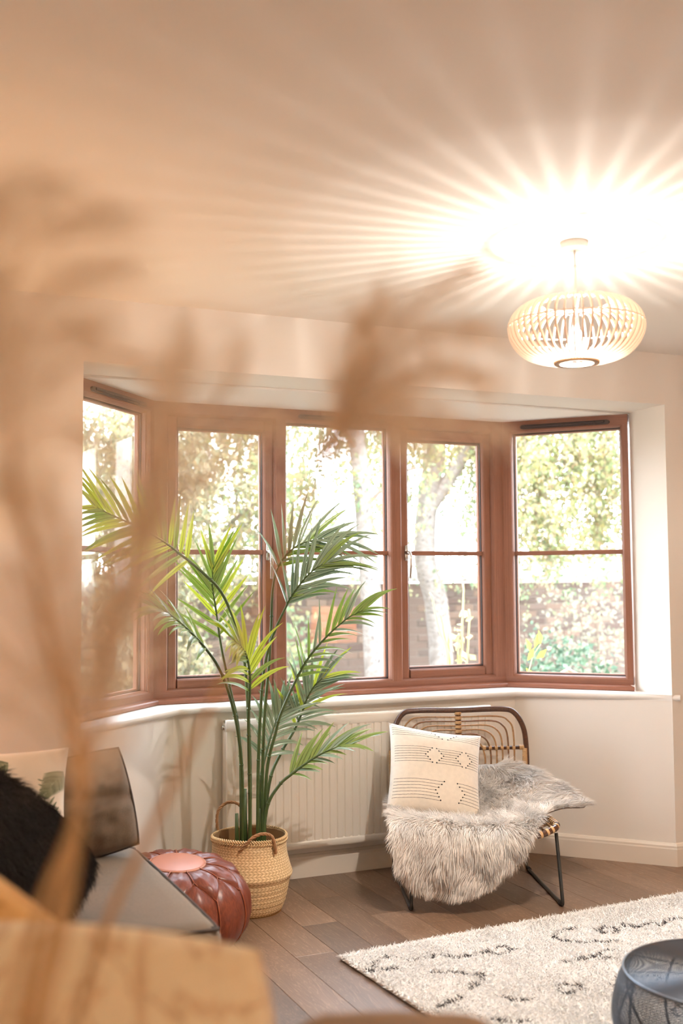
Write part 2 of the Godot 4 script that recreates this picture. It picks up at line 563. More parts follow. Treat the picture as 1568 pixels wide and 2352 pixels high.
# two panes, a glazing bar, beads and the black seal, in an opening s0..s1, y0..y1 with the glass at z
func glaze(parent: Node3D, s0: float, s1: float, y0: float, y1: float, z: float, bead := true) -> void:
	var ym := 1.465
	for k in [[y0, ym - 0.006], [ym + 0.006, y1]]:
		var st := sb()
		box(st, Vector3((s0 + s1) / 2, (k[0] + k[1]) / 2, z), Vector3(s1 - s0 + 0.006, k[1] - k[0] + 0.008, 0.004), 0)
		part("pane", st, M.glass, parent)
	var st := sb()
	box(st, Vector3((s0 + s1) / 2, ym, z + 0.009), Vector3(s1 - s0 + 0.004, 0.022, 0.012), 0.003)
	box(st, Vector3((s0 + s1) / 2, ym, z - 0.009), Vector3(s1 - s0 + 0.004, 0.022, 0.012), 0.003)
	part("glazing_bar", st, M.wood, parent)
	st = sb()
	for q in [[s0, s0 + 0.004, y0, y1], [s1 - 0.004, s1, y0, y1], [s0, s1, y0, y0 + 0.004], [s0, s1, y1 - 0.004, y1]]:
		box(st, Vector3((q[0] + q[1]) / 2, (q[2] + q[3]) / 2, z + 0.004), Vector3(q[1] - q[0], q[3] - q[2], 0.006), 0)
	part("seal", st, M.seal, parent)
	if bead:
		st = sb()
		for q in [[s0 - 0.002, s0 + 0.010, y0, y1], [s1 - 0.010, s1 + 0.002, y0, y1], [s0, s1, y0 - 0.002, y0 + 0.010], [s0, s1, y1 - 0.010, y1 + 0.002]]:
			box(st, Vector3((q[0] + q[1]) / 2, (q[2] + q[3]) / 2, z - 0.014), Vector3(q[1] - q[0], q[3] - q[2], 0.020), 0.003)
		part("outer_bead", st, M.wood, parent)

func vent(parent: Node3D, s0: float, s1: float) -> void:
	var st := sb()
	var p := PackedVector2Array()
	for k in 9: p.append(Vector2(s1 - 0.011 + 0.016 * sin(PI * k / 8), 2.112 - 0.011 * cos(PI * k / 8)))
	for k in 9: p.append(Vector2(s0 + 0.011 - 0.016 * sin(PI * k / 8), 2.112 + 0.011 * cos(PI * k / 8)))
	prism(st, p, Transform3D(Basis.IDENTITY, Vector3(0, 0, 0)), 0.011)
	box(st, Vector3((s0 + s1) / 2, 2.114, 0.013), Vector3(s1 - s0 - 0.04, 0.010, 0.008), 0.003)
	box(st, Vector3(s1 - 0.07, 2.112, 0.014), Vector3(0.012, 0.012, 0.010), 0.002)
	part("trickle_vent", st, M.vent, parent)

func handle(parent: Node3D, s: float) -> void:
	var st := sb(true)
	var y := 1.455
	box(st, Vector3(s, y + 0.01, -0.012), Vector3(0.018, 0.075, 0.008), 0.003)
	tube(st, [Vector3(s, y + 0.012, -0.012), Vector3(s, y + 0.012, 0.022)], [0.011, 0.008], 12)
	tube(st, spline([Vector3(s, y + 0.014, 0.020), Vector3(s + 0.001, y - 0.004, 0.030), Vector3(s + 0.002, y - 0.05, 0.032), Vector3(s + 0.003, y - 0.115, 0.022)], 5), [0.008, 0.007, 0.0075, 0.0065], 10, false, true, 0.6, Vector3.BACK)
	part("handle", st, M.chrome, parent)

func sash(parent: Node3D, s0: float, s1: float, hs: float) -> void:
	var y0 := 0.846
	var y1 := 2.082
	var st := sb()
	var sw := 0.044
	var zz := -0.020
	member(st, Vector3(s0 + sw / 2, y0, zz), Vector3(s0 + sw / 2, y1, zz), sw, 0.05, false, true)
	member(st, Vector3(s1 - sw / 2, y0, zz), Vector3(s1 - sw / 2, y1, zz), sw, 0.05, true, false)
	member(st, Vector3(s1 - sw, y0 + 0.024, zz - 0.0004), Vector3(s0 + sw, y0 + 0.024, zz - 0.0004), 0.048, 0.05, false, true)
	member(st, Vector3(s1 - sw, y1 - 0.024, zz - 0.0004), Vector3(s0 + sw, y1 - 0.024, zz - 0.0004), 0.048, 0.05, true, false)
	var o := part("sash", st, M.wood, parent)
	glaze(o, s0 + sw, s1 - sw, y0 + 0.048, y1 - 0.048, zz - 0.026)
	handle(o, hs)

func bay() -> void:
	# centre: casement, fixed light, casement
	var c := window_root("window_2", "wide reddish-brown wooden window of three lights facing the garden, behind the palm", FRAME[1], FRAME[2])
	upright(c, "corner_post", 0.0, 0.0695, false, true)
	upright(c, "mullion", 0.5735, 0.6415, true, true)
	upright(c, "mullion", 1.180, 1.2485, true, true)
	upright(c, "corner_post", 1.7655, 1.8326, true, false)
	rail(c, "head_rail", 0, 1.8326, 2.085, YT, true, false)
	rail(c, "bottom_rail", 0, 1.8326, YB, 0.850, false, true)
	sash(c, 0.0715, 0.5715, 0.548)
	sash(c, 1.2505, 1.7635, 1.274)
	glaze(c, 0.6415, 1.180, 0.850, 2.085, -0.048)
	vent(c, 0.70, 1.15)
	cill(c, 1.8326, 0.012, 0.012)
	var r := window_root("window_3", "single reddish-brown wooden window angled at the right end of the bay", FRAME[2], FRAME[3])
	var n: float = FRAME[2].distance_to(FRAME[3])
	side_window(r, n, false)
	var l := window_root("window_1", "single reddish-brown wooden window angled at the left end of the bay, behind the pampas grass", FRAME[0], FRAME[1])
	side_window(l, n, true)

func side_window(o: Node3D, n: float, mirror: bool) -> void:
	var post := 0.046
	var jamb := 0.020
	if mirror:
		upright(o, "jamb", -0.02, jamb, false, true)
		upright(o, "corner_post", n - post, n, true, false)
		glaze(o, jamb, n - post, 0.850, 2.085, -0.048)
		vent(o, 0.08, 0.525)
	else:
		upright(o, "corner_post", 0, post, false, true)
		upright(o, "jamb", n - jamb, n + 0.02, true, false)
		glaze(o, post, n - jamb, 0.850, 2.085, -0.048)
		vent(o, 0.10, 0.545)
	rail(o, "head_rail", -0.02 if mirror else 0.0, n if mirror else n + 0.02, 2.085, YT, true, false)
	rail(o, "bottom_rail", -0.02 if mirror else 0.0, n if mirror else n + 0.02, YB, 0.850, false, true)
	cill(o, n, -0.03 if mirror else 0.012, 0.012 if mirror else -0.03)

# the wooden cill standing proud of the frame, mitred at its ends
func cill(o: Node3D, n: float, in0: float, in1: float) -> void:
	var st := sb()
	var prof := PackedVector2Array([Vector2(-0.08, 0.786), Vector2(0.034, 0.786), Vector2(0.036, 0.790), Vector2(0.036, 0.802), Vector2(0.032, 0.807), Vector2(0.0, 0.8135), Vector2(-0.08, 0.8135)])
	for i in prof.size():
		var a := prof[i]
		var b := prof[(i + 1) % prof.size()]
		var f := func(q: Vector2, e: float) -> float: return e * maxf(q.x, 0) / 0.036
		var s0a: float = f.call(a, in0)
		var s0b: float = f.call(b, in0)
		var s1a: float = n - f.call(a, in1)
		var s1b: float = n - f.call(b, in1)
		quad(st, Vector3(s0b, b.y, b.x), Vector3(s0a, a.y, a.x), Vector3(s1a, a.y, a.x), Vector3(s1b, b.y, b.x), Vector2(b.x + b.y, s0b), Vector2(a.x + a.y, s0a), Vector2(a.x + a.y, s1a), Vector2(b.x + b.y, s1b))
	for e in [[in0, 0.0, true], [in1, n, false]]:
		for i in range(1, prof.size() - 1):
			var q := []
			for p in [prof[0], prof[i], prof[i + 1]]:
				q.append(Vector3(e[1] + (1.0 if e[2] else -1.0) * e[0] * maxf(p.x, 0) / 0.036, p.y, p.x))
			if e[2]: tri(st, q[0], q[1], q[2])
			else: tri(st, q[0], q[2], q[1])
	part("cill", st, M.cill, o)

func floor_boards() -> void:
	var fl: Node3D = get_node("floor")
	var wide := 0.1515
	var long := 1.22
	rng.seed = 5
	var x := 0.68 - 15 * wide
	while x < 4.4:
		var z := -0.60 - rng.randf() * long
		while z < 4.2:
			var z0 := maxf(z, -0.62)
			var z1 := minf(z + long, 4.3)
			var cx := x + wide / 2
			# only boards that can be seen, the rest stays one sheet
			var keep := cx > -0.9 and cx < 3.4 and z0 < 3.2
			if keep and z1 - z0 > 0.03:
				var st := sb()
				box(st, Vector3(0, 0, 0), Vector3(wide - 0.0010, 0.012, z1 - z0 - 0.0010), 0.0009, Basis.IDENTITY, Vector2(rng.randf() * 4.0, rng.randf() * 4.0))
				var o := part("plank", st, M["oak%d" % [0, 1, 1, 2, 2, 3, 3, 4][rng.randi() % 8]], fl)
				o.position = Vector3(cx, -0.006, (z0 + z1) / 2)
			z += long
		x += wide

# ---------------------------------------------------------------- lamps
func lamp_light(called: String, at: Vector3, c: Color, e: float, size: float) -> void:
	var l := OmniLight3D.new()
	l.name = called
	l.position = at
	l.light_color = c
	l.light_energy = e
	l.light_size = size
	l.omni_range = 14.0
	l.omni_attenuation = 2.0
	l.shadow_enabled = true
	add_child(l, true)

func pendant() -> void:
	var c := Vector3(1.315, 0, 1.267)
	var t := thing("pendant_lamp", "white cord pendant lamp with a round flattened shade of bamboo slats", "lamp", c)
	var st := sb(true)
	lathe(st, [Vector2(0.0, 2.372), Vector2(0.040, 2.373), Vector2(0.043, 2.376), Vector2(0.043, 2.3995), Vector2(0.0, 2.4)], 32)
	part("ceiling_rose", st, M.white_metal, t)
	st = sb(true)
	tube(st, [Vector3(0, 2.374, 0), Vector3(0.002, 2.3, 0.0), Vector3(0, 2.17, 0)], 0.0035, 8)
	part("cord", st, M.white_metal, t)
	st = sb(true)
	tube(st, [Vector3(0, 2.155, 0), Vector3(0, 2.11, 0)], [0.009, 0.012, 0.012], 12)
	part("bulb_holder", st, M.white_metal, t)
	st = sb(true)
	lathe(st, [Vector2(0.0, 2.03), Vector2(0.017, 2.034), Vector2(0.028, 2.046), Vector2(0.032, 2.062), Vector2(0.030, 2.078), Vector2(0.020, 2.096), Vector2(0.015, 2.112), Vector2(0.0, 2.114)], 20)
	part("bulb", st, mat(Color(1, 1, 1), 0.4, {"emission_enabled": true, "emission": c8(255, 238, 214), "emission_energy_multiplier": 14.0}), t)
	lamp_light("pendant_bulb_light", c + Vector3(0, 2.066, 0), c8(255, 248, 240), 0.85, 0.013)
	var sp := SpotLight3D.new()  # extra downward light inside the bulb, added to brighten the room below
	sp.name = "added_pendant_down_light"
	sp.position = c + Vector3(0, 2.05, 0)
	sp.rotation.x = -PI / 2
	sp.light_color = c8(255, 246, 234)
	sp.light_energy = 3.0
	sp.light_size = 0.02
	sp.spot_range = 12.0
	sp.spot_attenuation = 2.0
	sp.spot_angle = 88.0
	sp.spot_angle_attenuation = 0.35
	sp.shadow_enabled = true
	add_child(sp, true)
	# the shade: slats that stand on edge, bent from the top ring round to the bottom ring
	var shade := Node3D.new()
	shade.name = "shade"
	t.add_child(shade, true)
	var prof := spline([Vector3(0.112, 2.205, 0), Vector3(0.158, 2.200, 0), Vector3(0.198, 2.170, 0), Vector3(0.2155, 2.128, 0), Vector3(0.205, 2.080, 0), Vector3(0.170, 2.038, 0), Vector3(0.122, 2.018, 0), Vector3(0.068, 2.012, 0)], 4)
	var ms := sb()
	for i in prof.size() - 1:
		var q := []
		for p in [prof[i], prof[i + 1]]:
			var k: int = prof.find(p)
			var tg: Vector3 = (prof[mini(k + 1, prof.size() - 1)] - prof[maxi(k - 1, 0)]).normalized()
			var inw := Vector3(tg.y, -tg.x, 0) * 0.011
			for s in [-1.0, 1.0]:
				q.append([p + Vector3(0, 0, s * 0.0026), p + inw + Vector3(0, 0, s * 0.0026)])
		quad(ms, q[0][0], q[1][0], q[3][0], q[2][0])
		quad(ms, q[0][1], q[2][1], q[3][1], q[1][1])
		quad(ms, q[0][0], q[2][0], q[2][1], q[0][1])
		quad(ms, q[1][0], q[1][1], q[3][1], q[3][0])
	var slat := done(ms)
	for k in 48:
		var o := part("slat", slat, M.lamp_slat, shade)
		o.rotation.y = TAU * k / 48
	for r in [[0.213, 2.132, 0.0024], [0.112, 2.203, 0.004]]:
		st = sb(true)
		tube(st, ring_pts(Vector3(0, r[1], 0), r[0], 64), r[2], 6, true)
		part("hoop", st, M.lamp_slat, shade)
	st = sb(true)
	lathe(st, [Vector2(0.050, 2.006), Vector2(0.072, 2.006), Vector2(0.072, 2.014), Vector2(0.050, 2.014), Vector2(0.050, 2.006)], 40)
	part("bottom_ring", st, mat(c8(190, 170, 150), 0.6), shade)
	st = sb()
	for k in 3:
		var d := Vector3(cos(TAU * k / 3), 0, sin(TAU * k / 3))
		tube(st, [d * 0.016 + Vector3(0, 2.165, 0), d * 0.112 + Vector3(0, 2.203, 0)], 0.0022, 6)
	part("spider", st, M.white_metal, shade)

func shade_lamp(called: String, label: String, at: Vector3, base_y: float, shade_y: float, r: float, h: float, glow: Color, e: float) -> void:
	var t := thing(called, label, "lamp", Vector3(at.x, 0, at.z))
	var st := sb(true)
	lathe(st, [Vector2(0, base_y), Vector2(0.12, base_y), Vector2(0.125, base_y + 0.008), Vector2(0.11, base_y + 0.02), Vector2(0.014, base_y + 0.03), Vector2(0.010, base_y + 0.06), Vector2(0.010, shade_y - h * 0.3), Vector2(0.018, shade_y - h * 0.28), Vector2(0.018, shade_y - h * 0.1), Vector2(0, shade_y - h * 0.1)], 24)
	part("stand", st, mat(c8(60, 52, 46), 0.4), t)
	st = sb(true)
	lathe(st, [Vector2(r, shade_y - h / 2), Vector2(r * 0.9, shade_y + h / 2)], 40)
	lathe(st, [Vector2(r * 0.895, shade_y + h / 2), Vector2(r * 0.995, shade_y - h / 2)], 40)
	part("lamp_shade", st, mat(c8(236, 214, 180), 0.9, {"backlight_enabled": true, "backlight": Color(1.3, 1.1, 0.85)}), t)
	st = sb(true)
	var b := []
	for k in 9: b.append(Vector2(0.035 * sin(PI * k / 8), shade_y - 0.035 * cos(PI * k / 8)))
	lathe(st, b, 16)
	part("bulb", st, mat(Color(1, 1, 1), 0.4, {"emission_enabled": true, "emission": glow, "emission_energy_multiplier": 8.0}), t)
	lamp_light(called + "_light", Vector3(at.x, shade_y, at.z), glow, e, 0.03)

func room_lamps() -> void:
	shade_lamp("unseen_floor_lamp", "unseen floor lamp with a fabric drum shade beside the sofa, lighting the left wall", Vector3(-0.85, 0, 0.30), 0.0, 1.02, 0.17, 0.24, c8(255, 196, 134), 1.1)  # out of view, placed for the warm glow on the left wall
	var t := thing("side_table", "round wooden side table carrying the unseen table lamp", "table", Vector3(2.9, 0, 2.85))
	var st := sb(true)
	lathe(st, [Vector2(0, 0.52), Vector2(0.23, 0.52), Vector2(0.236, 0.53), Vector2(0.23, 0.545), Vector2(0, 0.545)], 36)
	part("table_top", st, M.wood, t)
	for k in 3:
		st = sb(true)
		var d := Vector3(cos(TAU * k / 3 + 0.3), 0, sin(TAU * k / 3 + 0.3))
		tube(st, [d * 0.12 + Vector3(0, 0.525, 0), d * 0.20], [0.016, 0.011], 10)
		part("leg", st, M.wood, t)
	shade_lamp("unseen_table_lamp", "unseen table lamp with a fabric drum shade on the side table, out of view to the right", Vector3(2.9, 0, 2.85), 0.545, 0.98, 0.20, 0.30, c8(255, 216, 170), 2.0)  # out of view on the right, placed for its warm reflection in the glass
	shade_lamp("unseen_ceiling_lamp", "unseen drum shade ceiling lamp behind the viewpoint, lighting the room from the front", Vector3(0.6, 0, 5.2), 2.3, 2.02, 0.22, 0.24, c8(255, 238, 222), 11.0)  # out of view, placed to light the foreground and room from behind

# ---------------------------------------------------------------- radiator
func radiator() -> void:
	var x0 := 0.718
	var x1 := 2.053
	var y0 := 0.140
	var y1 := 0.725
	var zf := -0.495
	var t := thing("radiator", "white fluted panel radiator under the bay window", "radiator", Vector3(0, 0, 0))
	var m: Material = M.radiator
	var st := sb()
	var p := PackedVector2Array()
	p.append(Vector2(x0 + 0.006, -0.012))
	p.append(Vector2(x0, -0.006))
	p.append(Vector2(x0 + 0.004, 0.0))
	var n := 36
	for k in range(1, n):
		var x := lerpf(x0, x1, float(k) / n)
		for q in [[-0.0075, 0.0], [-0.0035, -0.0055], [0.0035, -0.0055], [0.0075, 0.0]]: p.append(Vector2(x + q[0], q[1]))
	p.append(Vector2(x1 - 0.004, 0.0))
	p.append(Vector2(x1, -0.006))
	p.append(Vector2(x1 - 0.006, -0.012))
	# x stays x, the profile's y is depth, pushed upwards
	var q := PackedVector2Array()
	for v in p: q.append(Vector2(v.x, -v.y))
	prism(st, q, Transform3D(Basis(Vector3.RIGHT, Vector3.FORWARD, Vector3.UP), Vector3(0, y0 + 0.034, zf)), y1 - y0 - 0.080)
	part("front_panel", st, m, t)
	st = sb(true)
	rbar(st, x0, x1, y1 - 0.050, y1, zf)
	part("top_band", st, m, t)
	st = sb(true)
	rbar(st, x0, x1, y0, y0 + 0.036, zf)
	part("bottom_band", st, m, t)
	st = sb()
	for k in 60:
		box(st, Vector3(lerpf(x0 + 0.02, x1 - 0.02, k / 59.0), y1 - 0.001, zf - 0.030), Vector3(0.007, 0.003, 0.038), 0.0005)
	for k in 4:
		box(st, Vector3((x0 + x1) / 2, y1 - 0.002, zf - 0.014 - 0.011 * k), Vector3(x1 - x0 - 0.01, 0.004, 0.003), 0.0005)
	part("top_grille", st, m, t)
	for x in [x0 + 0.004, x1 - 0.004]:
		st = sb()
		box(st, Vector3(x, (y0 + y1) / 2 + 0.01, zf - 0.029), Vector3(0.004, y1 - y0 - 0.05, 0.042), 0.001)
		part("side_panel", st, m, t)
	st = sb()
	box(st, Vector3((x0 + x1) / 2, (y0 + y1) / 2, zf - 0.052), Vector3(x1 - x0, y1 - y0 - 0.01, 0.008), 0.003)
	part("back_panel", st, m, t)
	for x in [x0 + 0.18, x1 - 0.18]:
		st = sb()
		box(st, Vector3(x, (y0 + y1) / 2, zf - 0.0615), Vector3(0.03, 0.44, 0.012), 0.001)
		part("bracket", st, m, t)
	st = sb(true)
	tube(st, [Vector3(x0 - 0.010, y1 - 0.035, zf - 0.03), Vector3(x0 + 0.01, y1 - 0.035, zf - 0.03)], 0.010, 8)
	part("bleed_valve", st, M.chrome, t)
	st = sb(true)
	tube(st, spline([Vector3(x1 + 0.03, 0.0, zf - 0.028), Vector3(x1 + 0.03, 0.12, zf - 0.028), Vector3(x1 + 0.025, 0.165, zf - 0.028), Vector3(x1 - 0.005, 0.172, zf - 0.028)], 4), 0.0075, 8)
	part("pipe", st, M.white_metal, t)

func rbar(st: SurfaceTool, x0: float, x1: float, y0: float, y1: float, z: float) -> void:
	var p := PackedVector2Array()
	for q in [[-0.012, 0.0], [-0.003, 0.0], [0.0, 0.003], [0.002, 0.008], [0.002, y1 - y0 - 0.010], [0.0005, y1 - y0 - 0.004], [-0.004, y1 - y0], [-0.016, y1 - y0]]:
		p.append(Vector2(q[0], y0 + q[1]))
	# profile x is depth, pushed along x
	prism(st, p, Transform3D(Basis(Vector3.BACK, Vector3.UP, Vector3.LEFT), Vector3(x1, 0, z)), x1 - x0)

# ---------------------------------------------------------------- chair
const CH := Vector3(1.69275, 0, -0.07275)
var CHX := Transform3D(Basis(Vector3(0.94183, 0, 0.33608), Vector3.UP, Vector3(-0.33608, 0, 0.94183)), CH)

func seat_y(x: float, z: float) -> float:
	# the seat is a shallow hammock between its side rims
	var k := clampf(x / 0.305, -1, 1)
	var zz := (z + 0.02) / 0.30
	return 0.245 + 0.062 * k * k + 0.028 * maxf(0.0, -zz) + 0.012 * zz

func bind_cane(st: SurfaceTool, pts: Array, r: float, pitch: float, w: float) -> void:
	# rings of cane binding along a path
	for i in pts.size() - 1:
		var a: Vector3 = pts[i]
		var b: Vector3 = pts[i + 1]
		var n := maxi(1, int(a.distance_to(b) / pitch))
		for k in n:
			var c := a.lerp(b, (k + 0.5) / n)
			var t := (b - a).normalized()
			tube(st, [c - t * w * 0.5, c - t * w * 0.3, c + t * w * 0.3, c + t * w * 0.5], [r - 0.001, r, r, r - 0.001], 8, false, false)

func chair() -> void:
	var t := thing("rattan_chair", "low rattan lounge chair with a hooped back and dark metal legs beside the radiator", "chair")
	t.transform = CHX
	# back hoop
	var hoop := spline([Vector3(-0.297, 0.315, -0.285), Vector3(-0.304, 0.44, -0.296), Vector3(-0.306, 0.56, -0.304), Vector3(-0.297, 0.645, -0.310), Vector3(-0.262, 0.710, -0.316), Vector3(-0.20, 0.727, -0.318), Vector3(0.0, 0.726, -0.318), Vector3(0.20, 0.729, -0.318), Vector3(0.264, 0.712, -0.316), Vector3(0.304, 0.645, -0.310), Vector3(0.315, 0.56, -0.304), Vector3(0.314, 0.44, -0.296), Vector3(0.300, 0.315, -0.285)], 5)
	var st := sb(true)
	tube(st, hoop, 0.0125, 10)
	part("back_hoop", st, M.rattan_dark, t)
	st = sb(true)
	tube(st, [Vector3(-0.306, 0.553, -0.304), Vector3(0.0, 0.552, -0.306), Vector3(0.314, 0.553, -0.304)], 0.009, 8)
	part("crossbar", st, M.rattan_dark, t)
	var zof := func(y: float) -> float: return lerpf(-0.285, -0.318, clampf((y - 0.31) / 0.42, 0, 1))
	for k in 6:
		var hw := 0.256 - 0.0275 * k
		var ty := 0.697 - 0.0200 * k
		var c := 0.075
		var pts := []
		for q in [[-hw + 0.012, 0.29], [-hw, 0.45], [-hw, ty - c], [-hw + c * 0.29, ty - c * 0.29], [-hw + c, ty], [0, ty - 0.001], [hw - c, ty], [hw - c * 0.29, ty - c * 0.29], [hw, ty - c], [hw, 0.45], [hw - 0.012, 0.29]]:
			pts.append(Vector3(q[0], q[1], zof.call(q[1]) + 0.004))
		st = sb(true)
		tube(st, spline(pts, 4), 0.0042, 8)
		part("back_cane", st, M.rattan if k % 3 != 1 else M.rattan_brown, t)
	for s in [-1, 0, 1]:
		st = sb(true)
		tube(st, [Vector3(s * 0.010, 0.29, -0.288), Vector3(s * 0.010, 0.553, -0.305), Vector3(s * 0.008, 0.722, -0.317)], 0.0055, 8)
		part("back_post", st, M.rattan_brown, t)
	st = sb(true)
	for y in [0.712, 0.690, 0.670, 0.650, 0.630, 0.610, 0.580, 0.553]:
		bind_cane(st, [Vector3(0, y - 0.006, zof.call(y - 0.006)), Vector3(0, y + 0.006, zof.call(y + 0.006))], 0.017, 0.006, 0.005)
	for s in [-1, 1]:
		bind_cane(st, [Vector3(s * 0.300, 0.318, -0.286), Vector3(s * 0.309, 0.44, -0.296), Vector3(s * 0.311, 0.55, -0.304)], 0.0148, 0.0055, 0.005)
		bind_cane(st, [Vector3(s * 0.282, 0.553, -0.304), Vector3(s * 0.304, 0.553, -0.304)], 0.0115, 0.005, 0.0045)
	for k in 6:
		for s in [-1, 1]:
			var x: float = s * (0.256 - 0.0275 * k)
			bind_cane(st, [Vector3(x - 0.007, 0.553, -0.305), Vector3(x + 0.007, 0.553, -0.305)], 0.0112, 0.0045, 0.004)
	stuff(part("cane_binding", st, M.cane, t))
	# seat rim and rods
	var rim := []
	for q in [[-0.297, -0.285], [-0.306, -0.15], [-0.308, 0.0], [-0.308, 0.15], [-0.304, 0.255], [-0.285, 0.290], [-0.24, 0.303], [-0.15, 0.310], [0, 0.313], [0.15, 0.310], [0.24, 0.303], [0.285, 0.290], [0.304, 0.255], [0.308, 0.15], [0.308, 0.0], [0.306, -0.15], [0.297, -0.285], [0.15, -0.285], [0, -0.285], [-0.15, -0.285]]:
		rim.append(Vector3(q[0], seat_y(q[0], q[1]), q[1]))
	st = sb(true)
	tube(st, rim, 0.0135, 10, true)
	part("seat_rim", st, M.rattan_dark, t)
	st = sb(true)
	for i in range(5, 13):
		bind_cane(st, [rim[i], rim[i + 1]], 0.0155, 0.024, 0.011)
	for i in [13, 14, 15, 0, 1, 2, 3]:
		bind_cane(st, [rim[i], rim[i + 1]], 0.0155, 0.024, 0.011)
	stuff(part("rim_binding", st, M.cane, t))
	for k in 21:
		var x := -0.28 + 0.028 * k
		st = sb(true)
		var pts := []
		for j in 6:
			var z := lerpf(-0.283, 0.300, j / 5.0)
			pts.append(Vector3(x, seat_y(x, z) + 0.004 * (-1 if k % 2 else 1) * (-1 if j % 2 else 1) * (0 if j in [0, 5] else 1), z))
		tube(st, spline(pts, 2), 0.0055, 6)
		part("seat_rod", st, M.rattan_brown if k % 2 else M.rattan, t)
	for z in [-0.18, -0.06, 0.06, 0.18]:
		st = sb(true)
		var pts := []
		for j in 9: pts.append(Vector3(lerpf(-0.306, 0.306, j / 8.0), seat_y(lerpf(-0.306, 0.306, j / 8.0), z) - 0.002, z))
		tube(st, pts, 0.0055, 6)
		part("seat_cane", st, M.rattan, t)
	# sled legs, each side one bent rod
	for s in [-1.0, 1.0]:
		st = sb(true)
		var f := [Vector3(s * 0.298, 0.288, 0.262), Vector3(s * 0.303, 0.18, 0.278), Vector3(s * 0.308, 0.045, 0.300), Vector3(s * 0.309, 0.016, 0.301), Vector3(s * 0.309, 0.0085, 0.285), Vector3(s * 0.309, 0.0085, 0.24), Vector3(s * 0.308, 0.0085, 0.0), Vector3(s * 0.307, 0.0085, -0.26), Vector3(s * 0.307, 0.010, -0.292), Vector3(s * 0.307, 0.030, -0.304), Vector3(s * 0.306, 0.07, -0.300), Vector3(s * 0.302, 0.17, -0.25), Vector3(s * 0.298, 0.285, -0.20)]
		tube(st, spline(f, 4), 0.0075, 10)
		part("leg", st, M.leg_metal, t)
		for z in [0.27, -0.27]:
			st = sb(true)
			tube(st, [Vector3(s * 0.309, 0.0095, z - 0.018), Vector3(s * 0.309, 0.0095, z + 0.018)], 0.0095, 8)
			part("foot_cap", st, M.seal, t)

# a stuffed cushion in its own x-y plane, facing +z
func cushion_mesh(w: float, h: float, d: float, seedv: int, wrinkle := 0.004, n := 28, pinch := 0.07, soft := 0.0, dent := 0.0) -> ArrayMesh:
	var st := sb(true)
	for s in [1.0, -1.0]:
		sheet(st, n, n, func(u, v):
			var a: float = u * 2.0 - 1.0
			var b: float = v * 2.0 - 1.0
			if s < 0: a = -a
			var x: float = a * (1.0 - pinch * (1.0 - b * b) * absf(a))
			var y: float = b * (1.0 - pinch * (1.0 - a * a) * absf(b))
			var k: float = pow(maxf(0.0, (1.0 - pow(absf(a), 2.6)) * (1.0 - pow(absf(b), 2.6))), 0.55)
			var wr: float = nz.get_noise_3d(x * 2.2 + seedv, y * 2.2, s * 3.0) + 0.6 * nz.get_noise_3d(x * 5.0, y * 5.0 + seedv, s)
			if dent > 0.0:
				var f: float = exp(-pow((b + 0.02 - 0.22 * (1.0 - a)) / 0.13, 2.0)) * smoothstep(-0.7, 0.9, a)
				k *= 1.0 - dent * f
				x -= 0.04 * dent * f * smoothstep(0.3, 1.0, a)
			x *= sqrt(1.0 - soft * b * b * 0.5)
			y *= sqrt(1.0 - soft * a * a * 0.5)
			return Vector3(x * w / 2, y * h / 2, s * (k * d / 2 + wr * wrinkle * k)))
	return done(st)

func fit(o: Vector3, x: Vector3, y: Vector3) -> Transform3D:
	var a := x.normalized()
	var z := a.cross(y).normalized()
	return Transform3D(Basis(a, z.cross(a), z), o)

